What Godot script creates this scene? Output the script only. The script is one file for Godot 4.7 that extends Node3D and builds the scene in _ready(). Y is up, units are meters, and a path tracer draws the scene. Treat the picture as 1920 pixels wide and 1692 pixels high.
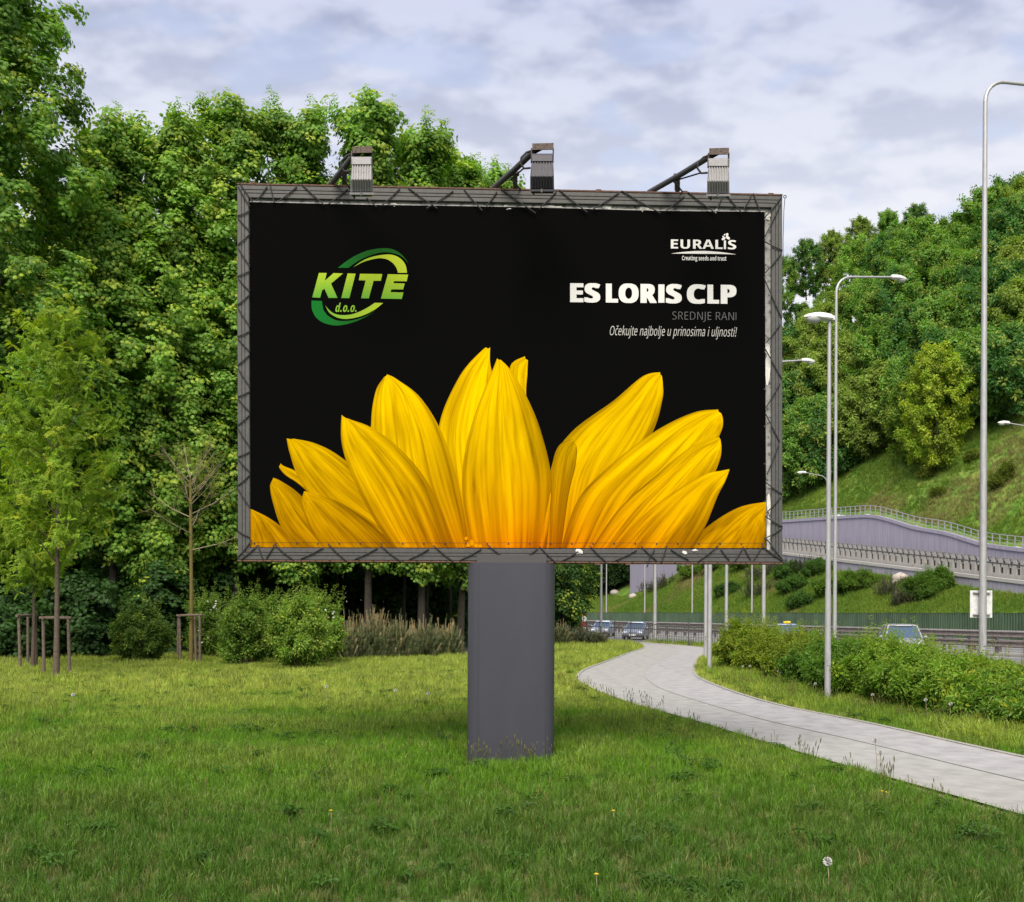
extends Node3D

const F := 1920.0
const EYE := 1.75
const ROLL := 0.0049
var used := {}
var M := {}
var T := {}
var LEAF := {}
var rng := RandomNumberGenerator.new()
var patch := FastNoiseLite.new()
var pts_left := PackedVector2Array()
var pts_seam := PackedVector2Array()
var pts_right := PackedVector2Array()


class MB:
	var v := PackedVector3Array()
	var n := PackedVector3Array()
	var c := PackedColorArray()
	var uv := PackedVector2Array()
	var col := Color(1, 1, 1)

	func tri(a: Vector3, b: Vector3, d: Vector3, na: Vector3, nb: Vector3, nd: Vector3) -> void:
		if (b - a).cross(d - a).dot(na + nb + nd) > 0.0:
			v.append(a); v.append(d); v.append(b)
			n.append(na); n.append(nd); n.append(nb)
		else:
			v.append(a); v.append(b); v.append(d)
			n.append(na); n.append(nb); n.append(nd)
		c.append(col); c.append(col); c.append(col)

	func ctri(a: Vector3, b: Vector3, d: Vector3, nn: Vector3, ca: Color, cb: Color, cd: Color) -> void:
		if (b - a).cross(d - a).dot(nn) > 0.0:
			v.append(a); v.append(d); v.append(b)
			c.append(ca); c.append(cd); c.append(cb)
		else:
			v.append(a); v.append(b); v.append(d)
			c.append(ca); c.append(cb); c.append(cd)
		n.append(nn); n.append(nn); n.append(nn)

	func flat(a: Vector3, b: Vector3, d: Vector3, up := Vector3.ZERO) -> void:
		var g := (b - a).cross(d - a).normalized()
		if up != Vector3.ZERO and g.dot(up) < 0.0:
			g = -g
		tri(a, b, d, g, g, g)

	func quad(a: Vector3, b: Vector3, d: Vector3, e: Vector3, out: Vector3) -> void:
		flat(a, b, d, out)
		flat(a, d, e, out)

	func box(ce: Vector3, s: Vector3, b := Basis.IDENTITY, ch := 0.0) -> void:
		# a box, its edges chamfered by ch
		var h := s * 0.5
		var x := b.x * h.x
		var y := b.y * h.y
		var z := b.z * h.z
		if ch <= 0.0:
			for k in 3:
				for sg in [-1.0, 1.0]:
					var o: Vector3 = [x, y, z][k] * sg
					var p: Vector3 = [y, z, x][k]
					var q: Vector3 = [z, x, y][k]
					quad(ce + o + p + q, ce + o + p - q, ce + o - p - q, ce + o - p + q, o)
			return
		var ax := [b.x, b.y, b.z]
		var hh := [h.x, h.y, h.z]
		for k in 3:
			for sg in [-1.0, 1.0]:
				var o: Vector3 = ax[k] * hh[k] * sg
				var k1 := (k + 1) % 3
				var k2 := (k + 2) % 3
				var p: Vector3 = ax[k1] * (hh[k1] - ch)
				var q: Vector3 = ax[k2] * (hh[k2] - ch)
				quad(ce + o + p + q, ce + o + p - q, ce + o - p - q, ce + o - p + q, o)
		for k in 3:
			var k1 := (k + 1) % 3
			var k2 := (k + 2) % 3
			for s1 in [-1.0, 1.0]:
				for s2 in [-1.0, 1.0]:
					var l: Vector3 = ax[k] * (hh[k] - ch)
					var p1: Vector3 = ax[k1] * hh[k1] * s1 + ax[k2] * (hh[k2] - ch) * s2
					var p2: Vector3 = ax[k1] * (hh[k1] - ch) * s1 + ax[k2] * hh[k2] * s2
					quad(ce + p1 + l, ce + p1 - l, ce + p2 - l, ce + p2 + l, p1 + p2)
		for s1 in [-1.0, 1.0]:
			for s2 in [-1.0, 1.0]:
				for s3 in [-1.0, 1.0]:
					var a1: Vector3 = b.x * h.x * s1 + b.y * (h.y - ch) * s2 + b.z * (h.z - ch) * s3
					var a2: Vector3 = b.x * (h.x - ch) * s1 + b.y * h.y * s2 + b.z * (h.z - ch) * s3
					var a3: Vector3 = b.x * (h.x - ch) * s1 + b.y * (h.y - ch) * s2 + b.z * h.z * s3
					flat(ce + a1, ce + a2, ce + a3, a1 + a2 + a3)

	func bar(a: Vector3, b: Vector3, w: float, h: float, up := Vector3.UP) -> void:
		# a box from a to b, w wide and h high
		var z := (b - a).normalized()
		var x := up.cross(z).normalized()
		var y := z.cross(x)
		box((a + b) * 0.5, Vector3(w, h, a.distance_to(b)), Basis(x, y, z))

	func tube(p: PackedVector3Array, r: PackedFloat32Array, sides := 8, cap := true) -> void:
		var rings := []
		var norms := []
		var ref := Vector3(0.31, 0.11, 0.94)
		for i in p.size():
			var t: Vector3 = (p[mini(i + 1, p.size() - 1)] - p[maxi(i - 1, 0)]).normalized()
			if absf(t.dot(ref)) > 0.95:
				ref = Vector3(0.9, 0.1, 0.3)
			var x := (ref - t * ref.dot(t)).normalized()
			var y := t.cross(x)
			ref = x
			var ring := PackedVector3Array()
			var nn := PackedVector3Array()
			for k in sides:
				var a := TAU * k / sides
				var d := x * cos(a) + y * sin(a)
				ring.append(p[i] + d * r[i])
				nn.append(d)
			rings.append(ring)
			norms.append(nn)
		for i in p.size() - 1:
			for k in sides:
				var m := (k + 1) % sides
				tri(rings[i][k], rings[i + 1][k], rings[i + 1][m], norms[i][k], norms[i + 1][k], norms[i + 1][m])
				tri(rings[i][k], rings[i + 1][m], rings[i][m], norms[i][k], norms[i + 1][m], norms[i][m])
		if cap:
			var last := p.size() - 1
			for k in sides:
				var m := (k + 1) % sides
				flat(p[0], rings[0][k], rings[0][m], p[0] - p[1])
				flat(p[last], rings[last][k], rings[last][m], p[last] - p[last - 1])

	func rod(a: Vector3, b: Vector3, r: float, sides := 6) -> void:
		tube(PackedVector3Array([a, b]), PackedFloat32Array([r, r]), sides)

	func loft(rings: Array, cap := true) -> void:
		# closed rings of equal size, joined; flat faces that look away from the rings' middles
		var mids := []
		for r in rings:
			var m := Vector3.ZERO
			for q in r:
				m += q
			mids.append(m / r.size())
		for i in rings.size() - 1:
			for k in rings[i].size():
				var m: int = (k + 1) % rings[i].size()
				var out: Vector3 = (rings[i][k] + rings[i][m] + rings[i + 1][k] + rings[i + 1][m]) * 0.25 - (mids[i] + mids[i + 1]) * 0.5
				quad(rings[i][k], rings[i + 1][k], rings[i + 1][m], rings[i][m], out)
		if cap:
			var last := rings.size() - 1
			for k in rings[0].size():
				var m: int = (k + 1) % rings[0].size()
				flat(mids[0], rings[0][k], rings[0][m], mids[0] - mids[1])
				flat(mids[last], rings[last][k], rings[last][m], mids[last] - mids[last - 1])

	func blob(ce: Vector3, rx: float, ry: float, rz: float, seg := 10, b := Basis.IDENTITY, top := 1.0, bottom := -1.0) -> void:
		# an ellipsoid, or a slice of one between two heights
		var rows := seg / 2 + 1
		for i in rows:
			var y0 := lerpf(bottom, top, float(i) / rows)
			var y1 := lerpf(bottom, top, float(i + 1) / rows)
			var q0 := sqrt(maxf(0.0, 1.0 - y0 * y0))
			var q1 := sqrt(maxf(0.0, 1.0 - y1 * y1))
			for k in seg:
				var a0 := TAU * k / seg
				var a1 := TAU * (k + 1) / seg
				var d := [Vector3(cos(a0) * q0, y0, sin(a0) * q0), Vector3(cos(a0) * q1, y1, sin(a0) * q1), Vector3(cos(a1) * q1, y1, sin(a1) * q1), Vector3(cos(a1) * q0, y0, sin(a1) * q0)]
				var p := []
				var nn := []
				for e in d:
					p.append(ce + b * Vector3(e.x * rx, e.y * ry, e.z * rz))
					nn.append((b * Vector3(e.x / rx, e.y / ry, e.z / rz)).normalized())
				tri(p[0], p[1], p[2], nn[0], nn[1], nn[2])
				tri(p[0], p[2], p[3], nn[0], nn[2], nn[3])

	func mesh(m: Material) -> ArrayMesh:
		var arr := []
		arr.resize(Mesh.ARRAY_MAX)
		arr[Mesh.ARRAY_VERTEX] = v
		arr[Mesh.ARRAY_NORMAL] = n
		arr[Mesh.ARRAY_COLOR] = c
		if uv.size() == v.size():
			arr[Mesh.ARRAY_TEX_UV] = uv
		var am := ArrayMesh.new()
		am.add_surface_from_arrays(Mesh.PRIMITIVE_TRIANGLES, arr)
		am.surface_set_material(0, m)
		return am


# ---------- places ----------
func at(x: float, y: float, d: float) -> Vector3:
	var xx := x - 960.0 + (y - 1150.0) * ROLL
	var yy := y - 1150.0 - (x - 960.0) * ROLL
	return Vector3(xx / F * d, EYE - yy / F * d, -d)

func gp(x: float, y: float, level := 0.0) -> Vector3:
	# the point of the ground at that height which shows there
	var yy := y - 1150.0 - (x - 960.0) * ROLL
	return at(x, y, (EYE - level) * F / yy)

func rp(t: float, o: float, y: float) -> Vector3:
	# along the road (t, away from the camera) and across it (o)
	return Vector3(0.967 * o - 0.254 * t, y, -(0.254 * o + 0.967 * t))

func curve(p: PackedVector2Array, x: float) -> float:
	for i in range(1, p.size()):
		if x <= p[i].x or i == p.size() - 1:
			return p[i - 1].y + (p[i].y - p[i - 1].y) * (x - p[i - 1].x) / (p[i].x - p[i - 1].x)
	return p[0].y

var BERM := PackedVector2Array([Vector2(-60, -0.4), Vector2(20, 0.2), Vector2(45, 1.5), Vector2(68, 3.31), Vector2(83, 5.27), Vector2(105.7, 7.41), Vector2(125, 8.5), Vector2(133.7, 7.5), Vector2(141, 5.8), Vector2(154, 4.4), Vector2(175, 5.4), Vector2(250, 10)])
var WALLTOP := PackedVector2Array([Vector2(-60, 1.0), Vector2(30, 3), Vector2(60, 5.8), Vector2(79.8, 7.92), Vector2(85.7, 8.84), Vector2(89.3, 10), Vector2(92.7, 10.75), Vector2(95.6, 11.15), Vector2(98.1, 11.94), Vector2(103.3, 13.3), Vector2(111, 13.74), Vector2(123.5, 14.37), Vector2(154, 16.5), Vector2(250, 24)])

func ramp(t: float) -> float:
	return maxf(-0.3, 4.24 + 0.1165 * (t - 68.4))

func berm(t: float, o: float) -> float:
	var b := curve(BERM, t)
	if o <= 60.0:
		var s := clampf((o - 47.6) / 12.4, 0, 1)
		return lerpf(-0.1, b, s)
	if t < 152.0:
		return b - 0.6
	return lerpf(b, curve(WALLTOP, t) * 0.8, (o - 60.0) / 10.4)

func hill(t: float, o: float) -> float:
	var w := curve(WALLTOP, t)
	var even := 8.0 + (t - 80.0) * 0.15
	var q := o - 70.4
	w = lerpf(w, maxf(even, 2.0), smoothstep(0.0, 22.0, q))
	var up := 0.93 * minf(q, 44.0) + 0.4 * maxf(0.0, q - 44.0)
	var fade := 1.0 - 0.55 * smoothstep(150.0, 230.0, t)
	return w + up * fade + 0.5 * patch.get_noise_2d(t * 6.0, o * 6.0)

func hill_hit(x: float, y: float) -> Vector3:
	# the point of the hillside that shows there
	var dir := at(x, y, 1.0) - Vector3(0, EYE, 0)
	var d := 40.0
	while d < 330.0:
		var p := Vector3(0, EYE, 0) + dir * d
		var o := 0.967 * p.x - 0.254 * p.z
		var t := -0.254 * p.x - 0.967 * p.z
		if o > 70.5 and p.y <= hill(t, o):
			return Vector3(p.x, hill(t, o), p.z)
		d += 0.25
	return Vector3(0, EYE, 0) + dir * 330.0

func berm_hit(x: float, y: float) -> Vector3:
	var dir := at(x, y, 1.0) - Vector3(0, EYE, 0)
	var d := 40.0
	while d < 240.0:
		var p := Vector3(0, EYE, 0) + dir * d
		var o := 0.967 * p.x - 0.254 * p.z
		var t := -0.254 * p.x - 0.967 * p.z
		if o > 47.6 and p.y <= berm(t, o):
			return Vector3(p.x, berm(t, o), p.z)
		d += 0.2
	return Vector3(0, EYE, 0) + dir * 240.0

func on_path(x: float, d: float, margin := 0.0) -> bool:
	return x > curve(pts_left, d) - margin and x < curve(pts_right, d) + margin

func lawn(x: float, z: float) -> float:
	var d := -z
	var far := minf(1.0, maxf(maxf(curve(pts_left, d) - x, x - curve(pts_right, d)), 0.0) / 1.5)
	return far * (0.03 + 0.05 * patch.get_noise_2d(x * 9.0, z * 9.0))


# ---------- naming ----------
func numbered(s: String) -> String:
	used[s] = used.get(s, 0) + 1
	return s if used[s] == 1 else "%s_%03d" % [s, used[s] - 1]

func tag(o: Node3D, label: String, category: String, group := "", kind := "") -> Node3D:
	if label: o.set_meta("label", label)
	if category: o.set_meta("category", category)
	if group: o.set_meta("group", group)
	if kind: o.set_meta("kind", kind)
	return o

func thing(called: String, label: String, category: String, p := Vector3.ZERO, turn := 0.0, group := "") -> Node3D:
	var o := Node3D.new()
	o.name = numbered(called)
	add_child(o)
	o.position = p
	o.rotation.y = turn
	return tag(o, label, category, group)

func put(called: String, m: Mesh, parent: Node3D = null, p := Vector3.ZERO) -> MeshInstance3D:
	var o := MeshInstance3D.new()
	o.mesh = m
	if parent:
		o.name = called
		parent.add_child(o, true)
	else:
		o.name = numbered(called)
		add_child(o)
	o.position = p
	return o

func setting(called: String, m: Mesh, label: String, category := "ground") -> MeshInstance3D:
	var o := put(called, m)
	tag(o, label, category, "", "structure")
	return o

func scatter(called: String, m: Mesh, tr: Array, co: PackedColorArray, parent: Node3D = null) -> MultiMeshInstance3D:
	var mm := MultiMesh.new()
	mm.transform_format = MultiMesh.TRANSFORM_3D
	mm.use_colors = true
	mm.mesh = m
	mm.instance_count = tr.size()
	for i in tr.size():
		mm.set_instance_transform(i, tr[i])
		mm.set_instance_color(i, co[i])
	var o := MultiMeshInstance3D.new()
	o.multimesh = mm
	if parent:
		o.name = called
		parent.add_child(o, true)
	else:
		o.name = numbered(called)
		add_child(o)
	return o


# ---------- materials ----------
func noise_tex(freq: float, size: int, ramp_colors: PackedColorArray, octaves := 4, seed_ := 1, kind := FastNoiseLite.TYPE_SIMPLEX_SMOOTH) -> NoiseTexture2D:
	var nz := FastNoiseLite.new()
	nz.seed = seed_
	nz.noise_type = kind
	nz.frequency = freq
	nz.fractal_octaves = octaves
	var t := NoiseTexture2D.new()
	t.width = size
	t.height = size
	t.seamless = true
	t.noise = nz
	var g := Gradient.new()
	var off := PackedFloat32Array()
	for i in ramp_colors.size():
		off.append(0.22 + 0.56 * float(i) / (ramp_colors.size() - 1))
	g.offsets = off
	g.colors = ramp_colors
	t.color_ramp = g
	return t

func lin(r: float, g: float, b: float) -> Color:
	return Color(r, g, b).linear_to_srgb()

func mat(key: String, col: Color, rough: float, tex: Texture2D = null, scale := Vector3.ONE, metal := 0.0, bump: Texture2D = null, bump_cm := 0.0) -> StandardMaterial3D:
	var m := StandardMaterial3D.new()
	m.resource_name = key
	m.albedo_color = col
	m.roughness = rough
	m.metallic = metal
	if tex or bump:
		m.uv1_triplanar = true
		m.uv1_world_triplanar = true
		m.uv1_scale = scale
	if tex:
		m.albedo_texture = tex
	if bump:
		m.heightmap_enabled = true
		m.heightmap_texture = bump
		m.heightmap_scale = bump_cm
	M[key] = m
	return m

func leaf_mat(key: String, rough: float, back: Color, spec := 0.5) -> StandardMaterial3D:
	var m := StandardMaterial3D.new()
	m.resource_name = key
	m.vertex_color_use_as_albedo = true
	m.roughness = rough
	m.metallic_specular = spec
	m.cull_mode = BaseMaterial3D.CULL_DISABLED
	m.backlight_enabled = true
	m.backlight = back
	M[key] = m
	return m

func materials() -> void:
	var g := func(a: float) -> Color: return Color(a, a, a)
	T.mottle = noise_tex(0.012, 512, PackedColorArray([g.call(0.72), g.call(0.86), g.call(0.94), g.call(1.0)]), 5, 3)
	T.grain = noise_tex(0.12, 512, PackedColorArray([g.call(0.66), g.call(0.9), g.call(1.0)]), 4, 5)
	T.wear = noise_tex(0.02, 512, PackedColorArray([g.call(0.55), g.call(0.9), g.call(0.95), g.call(1.0)]), 6, 9)
	T.soil = noise_tex(0.03, 512, PackedColorArray([Color(0.30, 0.25, 0.16), Color(0.30, 0.33, 0.14), Color(0.27, 0.38, 0.12), Color(0.40, 0.44, 0.18)]), 5, 11)
	T.hillgrass = noise_tex(0.02, 512, PackedColorArray([Color(0.28, 0.43, 0.12), Color(0.37, 0.52, 0.15), Color(0.43, 0.56, 0.19), Color(0.56, 0.55, 0.30)]), 5, 21)
	T.soft = noise_tex(0.015, 512, PackedColorArray([g.call(0.9), g.call(0.95), g.call(0.97), g.call(1.0)]), 5, 33)
	T.faint = noise_tex(0.02, 256, PackedColorArray([g.call(0.97), g.call(0.985), g.call(1.0)]), 3, 41)
	T.bump = noise_tex(0.05, 512, PackedColorArray([g.call(0.0), g.call(1.0)]), 5, 13)
	mat("lawn_soil", lin(0.8, 0.8, 0.8), 0.95, T.soil, Vector3(0.5, 0.5, 0.5))
	mat("hill_grass", lin(0.75, 0.78, 0.7), 0.95, T.hillgrass, Vector3(0.045, 0.045, 0.045), 0.0, T.bump, 10.0)
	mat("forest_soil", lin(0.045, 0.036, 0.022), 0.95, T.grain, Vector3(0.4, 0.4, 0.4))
	mat("far_ground", lin(0.06, 0.09, 0.03), 0.95, T.mottle, Vector3(0.01, 0.01, 0.01))
	mat("asphalt", lin(0.17, 0.17, 0.19), 0.85, T.grain, Vector3(0.35, 0.35, 0.35), 0.0, T.bump, 0.3)
	mat("bike_lane", lin(0.30, 0.298, 0.295), 0.9, T.soft, Vector3(0.35, 0.35, 0.35), 0.0, T.bump, 0.1)
	mat("edging", lin(0.36, 0.35, 0.335), 0.9, T.grain, Vector3(0.8, 0.8, 0.8))
	mat("sand", lin(0.30, 0.235, 0.15), 0.95, T.grain, Vector3(1.2, 1.2, 1.2))
	mat("marking", lin(0.7, 0.7, 0.7), 0.7)
	mat("kerb", lin(0.34, 0.33, 0.32), 0.9, T.grain, Vector3(0.5, 0.5, 0.5))
	mat("lilac_wall", lin(0.32, 0.30, 0.39), 0.9, T.soft, Vector3(0.35, 0.02, 0.35))
	mat("coping", lin(0.52, 0.50, 0.50), 0.85, T.grain, Vector3(0.3, 0.3, 0.3))
	mat("concrete", lin(0.36, 0.345, 0.335), 0.9, T.soft, Vector3(0.3, 0.06, 0.3))
	mat("green_panel", lin(0.06, 0.115, 0.06), 0.6, T.mottle, Vector3(0.25, 0.03, 0.25))
	mat("galvanised", lin(0.42, 0.42, 0.45), 0.5, T.soft, Vector3(0.9, 0.3, 0.9), 0.35)
	mat("rail_steel", lin(0.33, 0.32, 0.32), 0.55, T.mottle, Vector3(0.6, 0.6, 0.6), 0.3)
	mat("rail_rust", lin(0.20, 0.175, 0.17), 0.8, T.mottle, Vector3(0.6, 0.6, 0.6), 0.1)
	mat("dark_steel", lin(0.05, 0.05, 0.055), 0.6)
	mat("fence_steel", lin(0.10, 0.10, 0.10), 0.6, T.mottle, Vector3(1, 1, 1), 0.2)
	mat("lamp_white", lin(0.62, 0.62, 0.64), 0.4, T.soft, Vector3(1.3, 1.3, 1.3))
	mat("lamp_bowl", lin(0.42, 0.43, 0.44), 0.15)
	mat("sign_back", lin(0.62, 0.63, 0.66), 0.5, T.soft, Vector3(0.8, 0.8, 0.8))
	mat("frame_paint", lin(0.072, 0.072, 0.073), 0.6, T.soft, Vector3(1.5, 1.5, 1.5), 0.1)
	mat("pillar_paint", lin(0.045, 0.046, 0.063), 0.42, T.faint, Vector3(0.6, 0.12, 0.6), 0.1, T.bump, 0.03)
	mat("rust", lin(0.14, 0.075, 0.055), 0.9, T.wear, Vector3(2, 2, 2))
	mat("rusty_box", lin(0.115, 0.085, 0.075), 0.85, T.wear, Vector3(3, 3, 3))
	mat("zinc_sheet", lin(0.27, 0.27, 0.27), 0.7, T.wear, Vector3(1.2, 1.2, 1.2), 0.15)
	mat("torn_paper", lin(0.72, 0.72, 0.7), 0.9, T.grain, Vector3(2, 2, 2))
	mat("rope", lin(0.022, 0.022, 0.024), 0.8)
	mat("banner_black", lin(0.0028, 0.0028, 0.003), 0.55)
	M.banner_black.metallic_specular = 0.04
	mat("flood_light_grey", lin(0.25, 0.245, 0.265), 0.65, T.soft, Vector3(3, 3, 3), 0.0)
	mat("flood_dark_grey", lin(0.055, 0.052, 0.072), 0.65, T.soft, Vector3(3, 3, 3), 0.0)
	mat("glass_dark", lin(0.05, 0.06, 0.07), 0.1)
	mat("bark", lin(0.05, 0.042, 0.032), 0.95, T.wear, Vector3(2.0, 0.5, 2.0), 0.0, T.bump, 1.5)
	mat("young_bark", lin(0.115, 0.085, 0.065), 0.9, T.wear, Vector3(4, 1, 4))
	mat("olive_bark", lin(0.17, 0.125, 0.035), 0.9, T.wear, Vector3(4, 1, 4))
	mat("twig", lin(0.26, 0.215, 0.145), 0.9)
	mat("stake_wood", lin(0.155, 0.115, 0.09), 0.9, T.wear, Vector3(5, 0.7, 5))
	mat("red_twig", lin(0.12, 0.06, 0.045), 0.9)
	mat("stone", lin(0.45, 0.40, 0.37), 0.9, T.wear, Vector3(0.8, 0.8, 0.8))
	mat("tyre", lin(0.02, 0.02, 0.02), 0.85)
	mat("glass_blue", lin(0.045, 0.075, 0.13), 0.06)
	M.glass_blue.metallic_specular = 0.9
	mat("chrome", lin(0.5, 0.5, 0.52), 0.25, null, Vector3.ONE, 0.8)
	mat("headlamp", lin(0.75, 0.76, 0.78), 0.15)
	mat("tail_red", lin(0.35, 0.02, 0.02), 0.3)
	mat("plate", lin(0.7, 0.7, 0.68), 0.5)
	mat("taxi_yellow", lin(0.75, 0.55, 0.03), 0.4)
	mat("band_red", lin(0.45, 0.04, 0.035), 0.6)
	mat("band_white", lin(0.7, 0.7, 0.7), 0.6)
	mat("seed_head", lin(0.40, 0.40, 0.39), 0.9)
	mat("flower_yellow", lin(0.75, 0.55, 0.02), 0.7)
	leaf_mat("leaf", 0.5, Color(0.90, 0.98, 0.42), 0.35)
	leaf_mat("grass", 0.5, Color(0.80, 0.85, 0.4), 0.4)
	leaf_mat("needle", 0.6, Color(0.3, 0.3, 0.2), 0.35)
	var pr := mat("print", lin(0.68, 0.68, 0.68), 0.55)
	pr.vertex_color_use_as_albedo = true
	pr.metallic_specular = 0.06
	# paving of the footway: slabs with faint joints, as one small repeated picture
	var im := Image.create(256, 256, false, Image.FORMAT_RGB8)
	var hm := Image.create(256, 256, false, Image.FORMAT_RGB8)
	var r := RandomNumberGenerator.new()
	r.seed = 5
	for row in 8:
		for k in range(-1, 4):
			var tone := r.randf_range(0.97, 1.0)
			var x0 := k * 64 + (row % 2) * 32
			im.fill_rect(Rect2i(x0, row * 32, 64, 32), Color(0.9, 0.9, 0.9) if tone < 0.9705 else Color(tone, tone, tone))
			hm.fill_rect(Rect2i(x0, row * 32, 64, 32), Color(0, 0, 0))
			hm.fill_rect(Rect2i(x0 + 1, row * 32 + 1, 62, 30), Color(1, 1, 1))
	T.slabs = ImageTexture.create_from_image(im)
	T.slab_joints = ImageTexture.create_from_image(hm)
	mat("footway", lin(0.325, 0.32, 0.335), 0.9, T.slabs, Vector3(0.6, 0.6, 0.6), 0.0, T.slab_joints, 0.4)
	M.footway.detail_enabled = true
	M.footway.detail_albedo = T.soft
	M.footway.detail_blend_mode = BaseMaterial3D.BLEND_MODE_MUL
	M.footway.detail_uv_layer = BaseMaterial3D.DETAIL_UV_2
	M.footway.uv2_triplanar = true
	M.footway.uv2_world_triplanar = true
	M.footway.uv2_scale = Vector3(0.3, 0.3, 0.3)


# ---------- leaves, blades, needles: small meshes that are scattered ----------
func maple_leaf(mb: MB, p: Vector3, d: Vector3, up: Vector3, l: float) -> void:
	var s := d.cross(up).normalized()
	var nn := s.cross(d).normalized()
	var o := [Vector2(0, 0), Vector2(0.24, -0.10), Vector2(0.30, 0.10), Vector2(0.58, 0.22), Vector2(0.36, 0.38), Vector2(0.50, 0.72), Vector2(0.20, 0.62), Vector2(0, 1.0)]
	var c := p + d * l * 0.36
	for sg in [-1.0, 1.0]:
		for i in o.size() - 1:
			var a: Vector2 = o[i]
			var b: Vector2 = o[i + 1]
			var pa = p + (s * a.x * sg + d * a.y - nn * (a.x * 0.28 + a.y * a.y * 0.16)) * l
			var pb = p + (s * b.x * sg + d * b.y - nn * (b.x * 0.28 + b.y * b.y * 0.16)) * l
			mb.flat(c, pa, pb, nn)

func oval_leaf(mb: MB, p: Vector3, d: Vector3, up: Vector3, l: float, w: float) -> void:
	var s := d.cross(up).normalized()
	var nn := s.cross(d).normalized()
	var tip := p + d * l - nn * l * 0.2
	for sg in [-1.0, 1.0]:
		var a = p + d * l * 0.28 + s * sg * w * 0.42 + nn * w * 0.12
		var b = p + d * l * 0.66 + s * sg * w * 0.36 + nn * w * 0.06
		mb.flat(p, a, b, nn)
		mb.flat(p, b, tip, nn)

func rdir(flatten := 1.0) -> Vector3:
	var z := rng.randf_range(-1, 1)
	var a := rng.randf() * TAU
	var q := sqrt(1.0 - z * z)
	return Vector3(q * cos(a), z * flatten, q * sin(a)).normalized()

func shade_of(spread: float) -> Color:
	var k := rng.randf_range(1.0 - spread, 1.0 + spread)
	return Color(k * rng.randf_range(0.88, 1.12), k, k * rng.randf_range(0.8, 1.2))

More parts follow.
